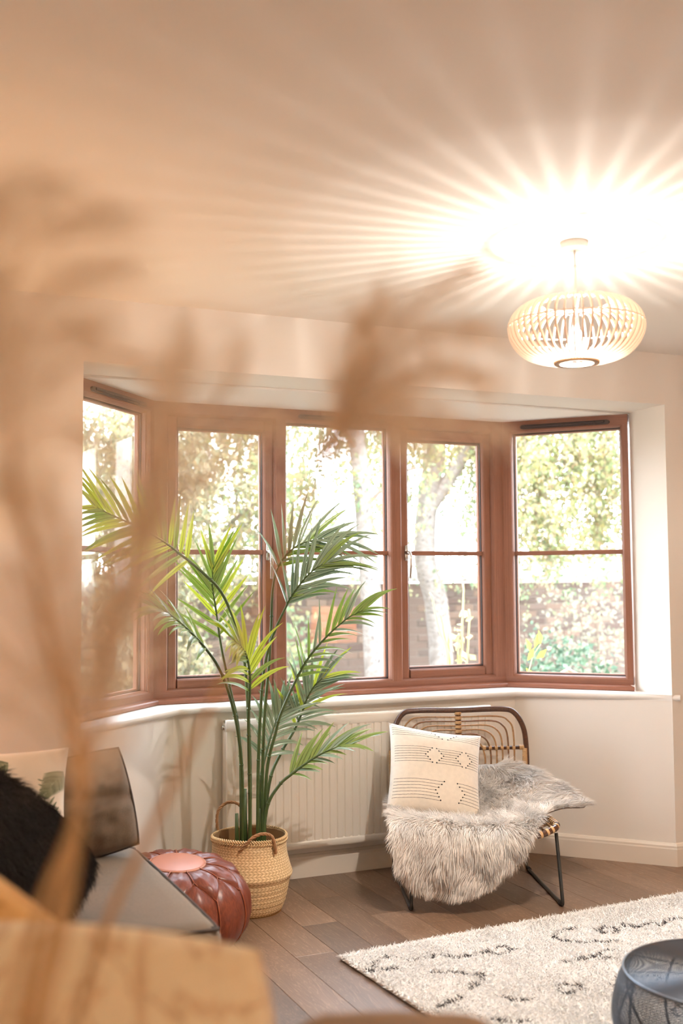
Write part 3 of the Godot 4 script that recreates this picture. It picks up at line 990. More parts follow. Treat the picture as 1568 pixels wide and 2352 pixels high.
func chair_cushion() -> void:
	# cream cloth with stitched lines that end in knots
	var im := Image.create(768, 768, false, Image.FORMAT_RGB8)
	im.fill(c8(226, 213, 194))
	for y in 768:
		for x in 768:
			var k: float = 1.0 + 0.030 * sin(x * 1.7) * sin(y * 1.6) + 0.03 * nz.get_noise_2d(x * 0.02, y * 0.02)
			im.set_pixel(x, y, Color(0.875 * k, 0.825 * k, 0.755 * k))
	var ink := c8(44, 38, 36)
	var rows := []
	for i in 5: rows.append([0.030 + 0.026 * i, [[0.02, 0.40 + 0.035 * i], [0.74 - 0.035 * i, 0.98]]])
	for i in 7:
		var d: float = absf(i - 3.0) if i > 2 else 3.0 - i
		var c1 := 0.445
		var c2 := 0.775
		var wd := 0.095 - 0.024 * d
		rows.append([0.275 + 0.028 * i, [[0.03, c1 - wd], [c1 + wd, c2 - wd], [c2 + wd, 0.97]]])
	for i in 7:
		var e: float = [0.55, 0.525, 0.495, 0.465, 0.485, 0.505, 0.525][i]
		rows.append([0.640 + 0.034 * i, [[0.03, e], [1.245 - e, 0.97]]])
	for r in rows:
		for seg in r[1]:
			for x in range(int(seg[0] * 768), int(seg[1] * 768)):
				var y: float = r[0] * 768 + 2.0 * sin(x * 0.02)
				for dy in 3: im.set_pixel(x, clampi(int(y) + dy, 0, 767), ink if (x / 6) % 5 else c8(120, 108, 98))
			for e in [seg[0], seg[1]]:
				if e < 0.05 or e > 0.95: continue
				for dy in range(-6, 7):
					for dx in range(-6, 7):
						if dx * dx + dy * dy < 37: im.set_pixel(clampi(int(e * 768) + dx, 0, 767), clampi(int(r[0] * 768) + dy + 1, 0, 767), c8(22, 19, 19))
	im.flip_y()
	var tx := ImageTexture.create_from_image(im)
	var o := part("stitched_cushion", cushion_mesh(0.43, 0.41, 0.15, 3, 0.005), mat(Color(1, 1, 1), 0.9, {"albedo_texture": tx, "rim_enabled": true, "rim": 0.4}), self)
	var a := Vector3(-0.366, 0.690, -0.115)
	var b := Vector3(0.046, 0.600, -0.155)
	var c := Vector3(0.066, 0.278, 0.020)
	var d := Vector3(-0.352, 0.328, 0.065)
	var f := fit((a + b + c + d) / 4.0 + Vector3(0.0, 0.008, -0.015), b + c - a - d, a + b - c - d)
	o.transform = CHX * f
	tag(o, "cream cushion with black stitched lines and diamonds standing on the rattan chair", "cushion")

# hair over a surface: f(u, v) gives a point; strands lean along flow and outwards

func strand_mesh(length: float, width: float, bend: float, segs := 3) -> ArrayMesh:
	# a tapering blade of two crossed ribbons along +y that bends towards +z
	var st := sb(true)
	for r in 2:
		var ax := Vector3.RIGHT if r == 0 else Vector3(0.2, 0, 1).normalized()
		for k in segs:
			var t0 := float(k) / segs
			var t1 := float(k + 1) / segs
			var p0 := Vector3(0, t0 * length, bend * length * t0 * t0)
			var p1 := Vector3(0, t1 * length, bend * length * t1 * t1)
			var w0 := width * (1.0 - 0.9 * t0 * t0) / 2
			var w1 := width * (1.0 - 0.9 * t1 * t1) / 2
			quad(st, p0 - ax * w0, p0 + ax * w0, p1 + ax * w1, p1 - ax * w1)
	return done(st)

func scatter(called: String, parent: Node3D, mesh: Mesh, m: Material, where: Array, cols: Array) -> MultiMeshInstance3D:
	var mm := MultiMesh.new()
	mm.transform_format = MultiMesh.TRANSFORM_3D
	mm.use_colors = true
	mm.mesh = mesh
	mm.instance_count = where.size()
	for i in where.size():
		mm.set_instance_transform(i, where[i])
		mm.set_instance_color(i, cols[i])
	var o := MultiMeshInstance3D.new()
	o.name = called
	o.multimesh = mm
	o.material_override = m
	parent.add_child(o, true)
	o.set_meta("kind", "stuff")
	return o

func along(p: Vector3, dir: Vector3, side: Vector3, scale: float) -> Transform3D:
	# +y of a strand along dir, its bend (+z) towards side
	var y := dir.normalized()
	var z := (side - y * side.dot(y))
	z = z.normalized() if z.length() > 0.01 else y.cross(Vector3(0.3, 0.5, 0.81)).normalized()
	return Transform3D(Basis(y.cross(z), y, z) * scale, p)

func sheepskin() -> void:
	var rowsp := [
		[[-0.27, 0.47, -0.272], [-0.10, 0.47, -0.272], [0.10, 0.470, -0.270], [0.21, 0.470, -0.268], [0.285, 0.462, -0.260]],
		[[-0.30, 0.38, -0.245], [-0.10, 0.36, -0.24], [0.10, 0.395, -0.235], [0.27, 0.445, -0.225], [0.36, 0.430, -0.21]],
		[[-0.32, 0.345, -0.15], [-0.12, 0.31, -0.16], [0.08, 0.33, -0.16], [0.28, 0.415, -0.14], [0.44, 0.385, -0.12]],
		[[-0.345, 0.34, 0.0], [-0.13, 0.30, 0.0], [0.08, 0.305, 0.0], [0.29, 0.365, 0.0], [0.505, 0.330, -0.01]],
		[[-0.36, 0.345, 0.14], [-0.14, 0.31, 0.15], [0.06, 0.30, 0.15], [0.23, 0.335, 0.13], [0.38, 0.335, 0.06]],
		[[-0.372, 0.345, 0.25], [-0.20, 0.345, 0.285], [-0.02, 0.310, 0.295], [0.12, 0.310, 0.275], [0.25, 0.330, 0.21]],
		[[-0.382, 0.285, 0.335], [-0.21, 0.275, 0.362], [-0.04, 0.255, 0.362], [0.08, 0.250, 0.345], [0.17, 0.270, 0.315]],
		[[-0.365, 0.185, 0.355], [-0.20, 0.170, 0.372], [-0.06, 0.155, 0.368], [0.04, 0.165, 0.352], [0.110, 0.190, 0.335]],
		[[-0.300, 0.110, 0.345], [-0.20, 0.085, 0.358], [-0.10, 0.080, 0.355], [-0.01, 0.110, 0.345], [0.050, 0.150, 0.335]],
	]
	var g := []
	for r in rowsp:
		var l := []
		for q in r: l.append(Vector3(q[0], q[1] + 0.012, q[2]))
		g.append(spline(l, 6))
	var cols := []
	for i in g[0].size():
		var l := []
		for r in g: l.append(r[i])
		cols.append(spline(l, 5))
	var nu: int = cols.size() - 1
	var nv: int = cols[0].size() - 1
	var at := func(u: float, v: float) -> Vector3:
		var x := clampf(u, 0, 1) * nu
		var y := clampf(v, 0, 1) * nv
		var i := mini(int(x), nu - 1)
		var j := mini(int(y), nv - 1)
		var a: Vector3 = cols[i][j].lerp(cols[i + 1][j], x - i)
		var b: Vector3 = cols[i][j + 1].lerp(cols[i + 1][j + 1], x - i)
		return a.lerp(b, y - j)
	var t := thing("sheepskin", "pale taupe sheepskin rug draped over the rattan chair seat and front edge", "sheepskin")
	t.transform = CHX
	var st := sb(true)
	sheet(st, nu, nv, func(u, v): return at.call(u, 1.0 - v))
	sheet(st, nu, nv, func(u, v): return at.call(1.0 - u, 1.0 - v) - Vector3(0, 0.006, 0.003))
	part("hide", st, mat(c8(214, 200, 188), 0.95), t)
	var where := []
	var tint := []
	rng.seed = 21
	for i in 36000:
		var u := rng.randf()
		var v := rng.randf()
		if rng.randf() < 0.12:
			if rng.randf() < 0.5: u = [0.0, 1.0][rng.randi() % 2]
			else: v = [0.0, 1.0][rng.randi() % 2]
		var p: Vector3 = at.call(u, v)
		var du: Vector3 = at.call(u + 0.02, v) - at.call(u - 0.02, v)
		var dv: Vector3 = at.call(u, v + 0.02) - at.call(u, v - 0.02)
		var n := dv.cross(du).normalized()
		var c := Vector3(nz.get_noise_3d(p.x * 9, p.y * 9, p.z * 9), 0.0, nz.get_noise_3d(p.x * 9 + 7, p.y * 9, p.z * 9))
		var out := du.normalized() * (u - 0.5) * 1.2 + dv.normalized() * (0.35 + (0.5 if v > 0.6 else 0.0)) + c * 1.3
		var d := n * (0.75 if v < 0.55 else 0.55) + out * 0.8 + Vector3(rng.randf_range(-0.3, 0.3), rng.randf_range(-0.3, 0.3), rng.randf_range(-0.3, 0.3))
		where.append(along(p, d, Vector3.DOWN * 0.7 + out, rng.randf_range(0.6, 1.15)))
		var k := rng.randf_range(0.82, 1.08) + 0.28 * nz.get_noise_3d(p.x * 12 + 3, p.y * 12, p.z * 12)
		var base := Color(0.92, 0.86, 0.80).lerp(Color(0.70, 0.60, 0.51), smoothstep(0.62, 0.80, v) * 0.55)  # pale lit top, browner hanging front: shading put into the strand colour
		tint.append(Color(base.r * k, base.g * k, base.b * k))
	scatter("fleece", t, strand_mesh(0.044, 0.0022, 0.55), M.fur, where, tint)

# ---------------------------------------------------------------- basket and palm
const BK := Vector3(0.718, 0, -0.19)

func rope(st: SurfaceTool, pts: Array, r: float, turns: float) -> void:
	var n := pts.size()
	for s in 3:
		var path := []
		for i in n:
			var t: Vector3 = (pts[mini(i + 1, n - 1)] - pts[maxi(i - 1, 0)]).normalized()
			var a := t.cross(Vector3(0.31, 0.2, 0.93)).normalized()
			var b := t.cross(a)
			var w := TAU * (turns * i / n + s / 3.0)
			path.append(pts[i] + (a * cos(w) + b * sin(w)) * r * 0.55)
		tube(st, path, r * 0.62, 6)

func basket() -> void:
	var t := thing("seagrass_basket", "woven belly basket of pale seagrass with rope handles holding the palm", "basket", BK)
	var rad_at := func(y: float) -> float:
		var pts := [[0.0, 0.118], [0.015, 0.132], [0.05, 0.145], [0.10, 0.156], [0.134, 0.163], [0.148, 0.174], [0.156, 0.173], [0.19, 0.162], [0.24, 0.150], [0.30, 0.148]]
		for i in pts.size() - 1:
			if y <= pts[i + 1][0]: return lerpf(pts[i][1], pts[i + 1][1], (y - pts[i][0]) / (pts[i + 1][0] - pts[i][0]))
		return 0.150
	var weave := pic(768, 384, func(u, v):
		# herringbone of flat seagrass blades, closer below the fold
		var x: float = u * 64.0
		var y: float = v * 30.0
		var row: float = floor(y)
		var dir: float = 1.0 if int(row) % 2 == 0 else -1.0
		var q: float = fposmod(x + dir * (y - row) * 0.9, 1.0)
		var edge: float = minf(minf(q, 1.0 - q) * 2.6, minf(y - row, row + 1.0 - y) * 3.0)
		var id: float = nz.get_noise_2d(floor(x + dir * (y - row) * 0.9) * 3.1, row * 5.7)
		var k: float = smoothstep(0.0, 0.55, edge)
		var c: Vector3 = vc(222, 190, 140).lerp(vc(246, 222, 180), 0.5 + 0.6 * id)
		return vc(158, 120, 78).lerp(c, 0.25 + 0.75 * k))
	var st := sb(true)
	var nu := 256
	var nv := 60
	sheet(st, nu, nv, func(u, v):
		var y: float = v * 0.30
		var row: float = v * 30.0
		var x: float = u * 64.0
		var dir: float = 1.0 if int(row) % 2 == 0 else -1.0
		var q: float = fposmod(x + dir * fposmod(row, 1.0) * 0.9, 1.0)
		var r: float = rad_at.call(y) + 0.0020 * sin(PI * q) * sin(PI * fposmod(row, 1.0)) + 0.0022 * absf(sin(PI * y / 0.018)) * (1.0 if y < 0.145 else 0.15)
		r += 0.002 * sin(u * TAU * 3.0 + 1.0) * v
		return Vector3(cos(TAU * u) * r, y + 0.003 * sin(u * TAU * 2.0) * v, -sin(TAU * u) * r))
	part("woven_body", st, mat(Color(1, 1, 1), 0.75, {"albedo_texture": weave}), t)
	st = sb(true)
	sheet(st, 64, 8, func(u, v):
		var y: float = 0.298 - v * 0.12
		var r: float = 0.143 + 0.002 * sin(u * TAU * 3.0 + 1.0)
		return Vector3(cos(TAU * u) * r, y, sin(TAU * u) * r) * Vector3(1, 1, -1) if false else Vector3(cos(-TAU * u) * r, y, -sin(-TAU * u) * r).rotated(Vector3.UP, 0.0))
	part("lining", st, M.basket_in, t)
	st = sb(true)
	lathe(st, [Vector2(0.142, 0.185), Vector2(0.0, 0.19)], 32)
	part("soil", st, mat(c8(60, 46, 36), 0.95), t)
	st = sb(true)
	lathe(st, [Vector2(0.0, 0.001), Vector2(0.13, 0.001)], 32)
	part("basket_base", st, M.basket_in, t)
	# plaited rim: two rows of slanting blades
	st = sb(true)
	for k in 90:
		for s in 2:
			var a := TAU * (k + 0.5 * s) / 90.0
			var d := Vector3(cos(a), 0, sin(a))
			var e := Vector3(-sin(a), 0, cos(a))
			var y := 0.300 - 0.011 * s + 0.003 * sin(-a * 2.0)
			tube(st, [d * 0.151 + Vector3(0, y - 0.007, 0) - e * 0.007 * (1 - 2 * s), d * 0.154 + Vector3(0, y, 0), d * 0.148 + Vector3(0, y + 0.005, 0) + e * 0.007 * (1 - 2 * s)], 0.0032, 5)
	part("plaited_rim", st, M.basket_rim, t)
	st = sb(true)
	rope(st, spline([Vector3(-0.085, 0.265, 0.126), Vector3(-0.060, 0.300, 0.144), Vector3(-0.030, 0.325, 0.150), Vector3(0.01, 0.332, 0.150), Vector3(0.042, 0.318, 0.152), Vector3(0.055, 0.280, 0.152), Vector3(0.060, 0.250, 0.148)], 6), 0.0062, 5.0)
	part("rope_handle", st, M.rope, t)
	st = sb(true)
	rope(st, spline([Vector3(-0.088, 0.27, -0.120), Vector3(-0.098, 0.335, -0.126), Vector3(-0.088, 0.385, -0.128), Vector3(-0.050, 0.410, -0.128), Vector3(-0.005, 0.400, -0.128), Vector3(0.025, 0.355, -0.130), Vector3(0.035, 0.27, -0.135)], 6), 0.0060, 6.0)
	part("rope_handle", st, M.rope, t)

func leaflet(p: Vector3, dir: Vector3, up: Vector3, length: float, width: float, droop: float, curl: float) -> ArrayMesh:
	var st := sb(true)
	var n := 7
	var pts := []
	var d := dir.normalized()
	var q := p
	var rows := []
	for k in n + 1:
		var t := float(k) / n
		var w := width * (0.35 + 0.65 * smoothstep(0.0, 0.22, t)) * (1.0 - pow(t, 2.2)) * 0.5 + 0.0004
		var side := d.cross(up).normalized()
		var nn := side.cross(d).normalized()
		side = side.rotated(d, curl * t)
		nn = nn.rotated(d, curl * t)
		rows.append([q - side * w + nn * w * 0.30, q, q + side * w + nn * w * 0.30, t])
		d = (d + Vector3.DOWN * droop / n * (0.4 + t)).normalized()
		q += d * length / n
	for k in n:
		var a = rows[k]
		var b = rows[k + 1]
		quad(st, a[0], a[1], b[1], b[0], Vector2(0, a[3]), Vector2(0.5, a[3]), Vector2(0.5, b[3]), Vector2(0, b[3]))
		quad(st, a[1], a[2], b[2], b[1], Vector2(0.5, a[3]), Vector2(1, a[3]), Vector2(1, b[3]), Vector2(0.5, b[3]))
	return done(st)

# stem points in the world; leaflets start at share s0 of the length; face is where the blade's upper side looks
func frond(t: Node3D, stem: Array, s0: float, count: int, len0: float, wide: float, face: Vector3, droop: float, spread: float, m: Material, m2: Material, up_len := 1.0, down_len := 1.0, r0 := 0.0075) -> void:
	var pts := spline(stem, 6)
	for i in pts.size(): pts[i] -= BK
	var f := part("frond", sb(), null, t)
	var st := sb(true)
	tube(st, pts, [r0, r0 * 0.92, r0 * 0.8, r0 * 0.55, r0 * 0.25], 8)
	# joints along the bare stem
	for k in [0.18, 0.33, 0.47]:
		if k < s0:
			var i := int(k * (pts.size() - 1))
			var d: Vector3 = (pts[i + 1] - pts[i]).normalized()
			tube(st, [pts[i] - d * 0.003, pts[i] + d * 0.003], r0 * 1.12, 8)
	f.mesh = done(st)
	f.material_override = M.stem
	var n := pts.size() - 1
	for k in count:
		for s in [-1.0, 1.0]:
			var x := s0 + (1.0 - s0) * (k + (0.25 if s > 0 else 0.0)) / (count - 0.5)
			var y := x * n
			var i := mini(int(y), n - 1)
			var p: Vector3 = pts[i].lerp(pts[i + 1], y - i)
			var d: Vector3 = (pts[i + 1] - pts[i]).normalized()
			var side: Vector3 = d.cross(face).normalized() * s
			var e := float(k) / count
			var open: float = spread * lerpf(1.0, 0.30, e) + rng.randf_range(-0.10, 0.10)
			var dir: Vector3 = d * cos(open) + side * sin(open) + face * rng.randf_range(-0.05, 0.22)
			var l: float = len0 * (0.72 + 0.28 * sin(PI * clampf(0.18 + 0.70 * e, 0, 1))) * rng.randf_range(0.85, 1.12) * (up_len if side.y > 0 else down_len)
			l = room_for(p + BK, dir.normalized(), l)
			var o := part("leaflet", leaflet(p, dir, (face + Vector3.UP * 0.15).normalized(), l, wide * rng.randf_range(0.85, 1.1), droop * rng.randf_range(0.6, 1.4), rng.randf_range(-0.5, 0.5)), m if rng.randf() < 0.72 else m2, f)

# how long a leaflet may grow before it meets the wall, the window or the radiator
func room_for(p: Vector3, d: Vector3, l: float) -> float:
	for q in [[Vector3(1, 0, 0), Vector3(0.012, 0, 0)], [Vector3(0.737, 0, 0.674), Vector3(0.0354, 0, -0.235)], [Vector3(0, 0, 1), Vector3(0, 0, -0.475 if p.y < 0.85 else -0.66)]]:
		var h: float = (p - q[1]).dot(q[0])
		var v: float = d.dot(q[0])
		if v < -0.01 and h + v * l < 0.0: l = maxf(0.04, -h / v)
	return l

func palm() -> void:
	rng.seed = 33
	var t := thing("palm_plant", "tall artificial palm with long arching green fronds in the seagrass basket", "plant", BK)
	var a: Material = M.leaf_backlit
	var b: Material = M.leaf
	var c: Material = M.leaf_glare
	var toward := Vector3(-0.25, 0.35, 0.9)
	# the large frond that arches to the left window
	frond(t, [Vector3(0.71, 0.19, -0.17), Vector3(0.715, 0.508, -0.17), Vector3(0.707, 0.788, -0.17), Vector3(0.683, 1.052, -0.17), Vector3(0.602, 1.263, -0.16), Vector3(0.51, 1.362, -0.15), Vector3(0.406, 1.442, -0.14), Vector3(0.33, 1.497, -0.14), Vector3(0.242, 1.544, -0.15), Vector3(0.143, 1.591, -0.17), Vector3(0.085, 1.62, -0.18)], 0.56, 17, 0.281, 0.0217, Vector3(0.0, 0.25, 0.97), 0.35, 1.15, a, b, 0.85, 1.1)
	# upright frond behind it
	frond(t, [Vector3(0.70, 0.19, -0.24), Vector3(0.702, 0.567, -0.25), Vector3(0.691, 0.744, -0.26), Vector3(0.666, 0.869, -0.27), Vector3(0.627, 1.06, -0.28), Vector3(0.601, 1.23, -0.28), Vector3(0.588, 1.313, -0.28), Vector3(0.587, 1.40, -0.26)], 0.60, 12, 0.250, 0.0217, Vector3(0.1, 0.1, 0.97), 0.10, 0.85, b, a, 1.0, 1.0)
	# middle left
	frond(t, [Vector3(0.671, 0.19, -0.13), Vector3(0.658, 0.523, -0.1), Vector3(0.633, 0.717, -0.07), Vector3(0.584, 0.877, -0.03), Vector3(0.519, 1.001, 0.02), Vector3(0.441, 1.092, 0.06), Vector3(0.369, 1.157, 0.09), Vector3(0.297, 1.211, 0.11), Vector3(0.25, 1.23, 0.12)], 0.60, 12, 0.194, 0.0217, Vector3(0.35, 0.75, 0.55), 0.7, 0.95, b, c, 0.9, 0.9)
	# upper right pair
	frond(t, [Vector3(0.78, 0.19, -0.22), Vector3(0.785, 0.494, -0.22), Vector3(0.798, 0.759, -0.23), Vector3(0.818, 0.974, -0.23), Vector3(0.83, 1.155, -0.23), Vector3(0.833, 1.297, -0.22), Vector3(0.853, 1.391, -0.2), Vector3(0.916, 1.468, -0.18), Vector3(1.0, 1.50, -0.16), Vector3(1.09, 1.505, -0.14)], 0.66, 13, 0.231, 0.0232, Vector3(0.15, 0.55, 0.8), 0.55, 0.85, c, b, 1.0, 1.0)
	frond(t, [Vector3(0.737, 0.19, -0.14), Vector3(0.738, 0.511, -0.14), Vector3(0.744, 0.773, -0.13), Vector3(0.76, 0.982, -0.12), Vector3(0.792, 1.104, -0.11), Vector3(0.836, 1.21, -0.09), Vector3(0.872, 1.282, -0.07), Vector3(0.935, 1.365, -0.04), Vector3(1.0, 1.405, -0.02)], 0.66, 13, 0.250, 0.0232, Vector3(0.25, 0.45, 0.8), 0.55, 0.8, c, b, 1.0, 0.95)
	# right middle
	frond(t, [Vector3(0.774, 0.19, -0.17), Vector3(0.782, 0.539, -0.16), Vector3(0.815, 0.712, -0.14), Vector3(0.836, 0.791, -0.13), Vector3(0.896, 0.928, -0.11), Vector3(0.942, 1.014, -0.09), Vector3(1.016, 1.1, -0.07), Vector3(1.096, 1.17, -0.05), Vector3(1.16, 1.205, -0.03)], 0.50, 13, 0.188, 0.0217, Vector3(0.3, 0.6, 0.72), 0.6, 0.9, b, c, 1.1, 0.8)
	# front centre, bending towards the room
	frond(t, [Vector3(0.692, 0.19, -0.1), Vector3(0.682, 0.525, -0.08), Vector3(0.668, 0.7, -0.05), Vector3(0.658, 0.806, -0.02), Vector3(0.646, 0.945, 0.03), Vector3(0.617, 1.035, 0.08), Vector3(0.576, 1.08, 0.13), Vector3(0.54, 1.10, 0.17)], 0.52, 14, 0.213, 0.0217, Vector3(0.1, 0.55, 0.8), 0.75, 0.95, a, b, 1.0, 1.0)
	# low right
	frond(t, [Vector3(0.745, 0.19, -0.12), Vector3(0.764, 0.41, -0.11), Vector3(0.813, 0.503, -0.1), Vector3(0.858, 0.547, -0.08), Vector3(0.907, 0.585, -0.06), Vector3(0.96, 0.621, -0.04), Vector3(1.024, 0.652, -0.01), Vector3(1.08, 0.664, 0.01)], 0.42, 11, 0.188, 0.0232, Vector3(0.1, 0.75, 0.6), 0.5, 0.75, b, c, 1.05, 0.6)
	# behind on the right
	frond(t, [Vector3(0.79, 0.19, -0.25), Vector3(0.837, 0.48, -0.28), Vector3(0.897, 0.6, -0.3), Vector3(0.957, 0.683, -0.31), Vector3(0.995, 0.748, -0.32), Vector3(1.026, 0.821, -0.32), Vector3(1.057, 0.876, -0.31), Vector3(1.09, 0.91, -0.29)], 0.48, 12, 0.194, 0.0217, Vector3(0.1, 0.4, 0.9), 0.5, 0.9, c, a, 1.05, 1.0)
	frond(t, [Vector3(0.755, 0.19, -0.2), Vector3(0.784, 0.491, -0.24), Vector3(0.828, 0.625, -0.28), Vector3(0.876, 0.728, -0.31), Vector3(0.923, 0.797, -0.33)], 0.42, 9, 0.200, 0.0232, Vector3(-0.1, 0.2, 0.95), 0.9, 0.9, c, c, 0.9, 1.1)
	for q in [[-0.02, 0.0, 0.014, 0.30], [0.03, 0.03, 0.010, 0.22], [-0.045, -0.02, 0.010, 0.2]]:
		var st := sb(true)
		tube(st, [Vector3(q[0], 0.185, q[1]), Vector3(q[0] * 1.05, 0.185 + q[3], q[1])], [q[2], q[2] * 0.7], 8)
		part("cane_base", st, M.stem, t)

# ---------------------------------------------------------------- sofa, cushions, pouf
# a padded block: rounded box with crowned faces
func padded(w: float, h: float, d: float, e: float, crown: float, seedv: int, n := 20) -> ArrayMesh:
	var st := sb(true)
	var hs := Vector3(w, h, d) / 2.0
	for ax in 3:
		var i := (ax + 1) % 3
		var j := (ax + 2) % 3
		for s in [1.0, -1.0]:
			sheet(st, n, n, func(u, v):
				var c := Vector3.ZERO
				c[ax] = s
				var uu: float = u if s > 0 else 1.0 - u
				c[i] = uu * 2.0 - 1.0
				c[j] = v * 2.0 - 1.0
				# corners gather where the box is rounded
				for k in 3: c[k] = signf(c[k]) * (1.0 - pow(1.0 - absf(c[k]), 1.6)) if k != ax else c[k]
				var p := c * hs
				var q := Vector3(clampf(p.x, -hs.x + e, hs.x - e), clampf(p.y, -hs.y + e, hs.y - e), clampf(p.z, -hs.z + e, hs.z - e))
				var o := p - q
				if o.length() > 0.0001: p = q + o.normalized() * e
				var f: float = (1.0 - c[i] * c[i]) * (1.0 - c[j] * c[j])
				p[ax] += s * crown * f + s * 0.004 * nz.get_noise_3d(p.x * 7.0 + seedv, p.y * 7.0, p.z * 7.0)
				return p)
	return done(st)

func cushion(called: String, label: String, f: Transform3D, w: float, h: float, d: float, m: Material, seedv: int, wrinkle := 0.006, pinch := 0.07, soft := 0.0, dent := 0.0) -> MeshInstance3D:
	var o := part(called, cushion_mesh(w, h, d, seedv, wrinkle, 34, pinch, soft, dent), m, self)
	o.transform = f
	tag(o, label, "cushion")
	return o

func seam(parent: Node3D, w: float, h: float, pinch: float, m: Material, r := 0.004, soft := 0.16) -> void:
	var pts := []
	for e in 4:
		for k in 10:
			var a := -1.0 + 2.0 * k / 10.0
			var b := 1.0
			var q: Vector2 = [Vector2(a, -b), Vector2(b, a), Vector2(-a, b), Vector2(-b, -a)][e]
			pts.append(Vector3(q.x * (1.0 - pinch * (1.0 - q.y * q.y) * absf(q.x)) * sqrt(1.0 - soft * q.y * q.y * 0.5) * w / 2, q.y * (1.0 - pinch * (1.0 - q.x * q.x) * absf(q.y)) * sqrt(1.0 - soft * q.x * q.x * 0.5) * h / 2, 0))
	var st := sb(true)
	tube(st, pts, r, 6, true)
	part("piping", st, m, parent)

func sofas() -> void:
	var weave := pic(256, 256, func(u, v):
		var k: float = 0.92 + 0.07 * sin(u * TAU * 64.0) * sin(v * TAU * 64.0) + 0.14 * tile(u, v, 14.0, 14.0, 2.0) + 0.06 * tile(u, v, 60.0, 5.0, 6.0)
		return Vector3(1, 1, 1) * k)
	M.grey_cloth = mat(c8(124, 110, 94), 0.85, {"albedo_texture": weave, "uv1_scale": Vector3(3, 3, 1), "rim_enabled": true, "rim": 0.3})
	M.grey_dark = mat(c8(112, 95, 78), 0.85, {"albedo_texture": weave, "uv1_scale": Vector3(2, 2, 1), "rim_enabled": true, "rim": 0.3})
	M.piping = mat(c8(62, 52, 46), 0.8)
	M.brown_cloth = mat(c8(150, 116, 78), 0.85, {"albedo_texture": weave, "uv1_scale": Vector3(3, 3, 1)})
	# the grey sofa, its back to the wall beside the bay
	var t := thing("grey_sofa", "grey-brown fabric sofa with a deep seat in front of the left wall", "sofa", Vector3(-0.50, 0, 0.82))
	var o := part("seat_cushion", padded(1.27, 0.17, 1.0, 0.045, 0.022, 4, 22), M.grey_cloth, t)
	o.position = Vector3(0, 0.345, 0)
	var st := sb(true)
	var ring := []
	var cx := 0.622
	var cz := 0.487
	for q in [[-cx, -cz + 0.04], [-cx + 0.04, -cz], [0, -cz - 0.004], [cx - 0.05, -cz], [cx - 0.016, -cz + 0.016], [cx, -cz + 0.05], [cx + 0.004, 0], [cx, cz - 0.05], [cx - 0.016, cz - 0.016], [cx - 0.05, cz], [0, cz + 0.004], [-cx + 0.04, cz], [-cx, cz - 0.04]]: ring.append(Vector3(q[0], 0.417, q[1]))
	tube(st, spline(ring, 4), 0.0055, 6)
	part("piping", st, M.piping, t)
	o = part("base", padded(1.25, 0.20, 0.98, 0.03, 0.0, 5, 8), M.grey_cloth, t)
	o.position = Vector3(0, 0.16, 0)
	o = part("backrest", padded(1.15, 0.52, 0.16, 0.05, 0.01, 6, 12), M.grey_cloth, t)
	o.position = Vector3(-0.06, 0.33, -0.57)
	for x in [-0.55, 0.55]:
		for z in [-0.42, 0.42]:
			st = sb(true)
			tube(st, [Vector3(x, 0.075, z), Vector3(x, 0.0, z)], [0.025, 0.018], 10)
			part("leg", st, M.piping, t)
	# cushions on it
	var c := cushion("back_cushion", "slumped dark grey-brown cushion with piping at the right end of the sofa", fit(Vector3(-0.128, 0.580, 0.435), Vector3(1, 0.20, 0.10), Vector3(0.08, 1, -0.18)), 0.46, 0.35, 0.19, M.grey_dark, 9, 0.020, 0.05, 0.36, 0.5)
	seam(c, 0.46, 0.35, 0.05, M.piping, 0.004, 0.36)
	var fern := Image.create(512, 512, false, Image.FORMAT_RGB8)
	fern.fill(c8(226, 212, 192))
	rng.seed = 3
	for f in [[1.0, 0.86, -2.35, 0.62], [1.0, 0.62, 3.30, 0.42], [1.02, 0.95, -1.85, 0.72], [0.62, 0.36, -2.5, 0.32], [0.60, 0.10, 2.6, 0.30], [0.55, 0.98, -2.2, 0.4], [0.30, 0.95, -1.2, 0.4], [0.1, 0.5, 0.4, 0.35], [0.98, 0.20, 2.2, 0.25]]:
		for k in 15:
			var s: float = (k + 0.5) / 15.0
			var bx: float = f[0] + cos(f[2]) * f[3] * s
			var by: float = f[1] + sin(f[2]) * f[3] * s
			for side in [-1.0, 1.0]:
				var ang: float = f[2] + side * 0.85
				var ln: float = 0.15 * (1.0 - 0.75 * s)
				var ink: Color = c8(92, 98, 70).lerp(c8(140, 142, 112), rng.randf())
				for q in 30:
					var r: float = ln * q / 30.0
					var rr := int(5.5 * sin(PI * (0.15 + 0.85 * q / 30.0)) * (1.0 - 0.5 * s)) + 1
					var px := int((bx + cos(ang) * r) * 512)
					var py := int((by + sin(ang) * r) * 512)
					for dy in range(-rr, rr + 1):
						for dx in range(-rr, rr + 1):
							if dx * dx + dy * dy <= rr * rr and px + dx >= 0 and px + dx < 512 and py + dy >= 0 and py + dy < 512: fern.set_pixel(px + dx, py + dy, ink)
	fern.flip_y()
	c = cushion("fern_cushion", "cream cushion printed with green fern leaves leaning against the dark cushion", fit(Vector3(-0.375, 0.628, 0.60), Vector3(1, -0.02, 0.05), Vector3(0.02, 1, -0.30)), 0.46, 0.38, 0.14, mat(Color(1, 1, 1), 0.9, {"albedo_texture": ImageTexture.create_from_image(fern), "rim_enabled": true, "rim": 0.3}), 13, 0.006)
	# black fur cushion
	var fx := fit(Vector3(-0.410, 0.600, 1.12), Vector3(0.70, -0.66, 0.18), Vector3(0.5, 0.6, -0.6))
	var b := thing("fur_cushion", "black long-haired fur cushion lying on the grey sofa", "cushion", fx.origin)
	b.basis = fx.basis
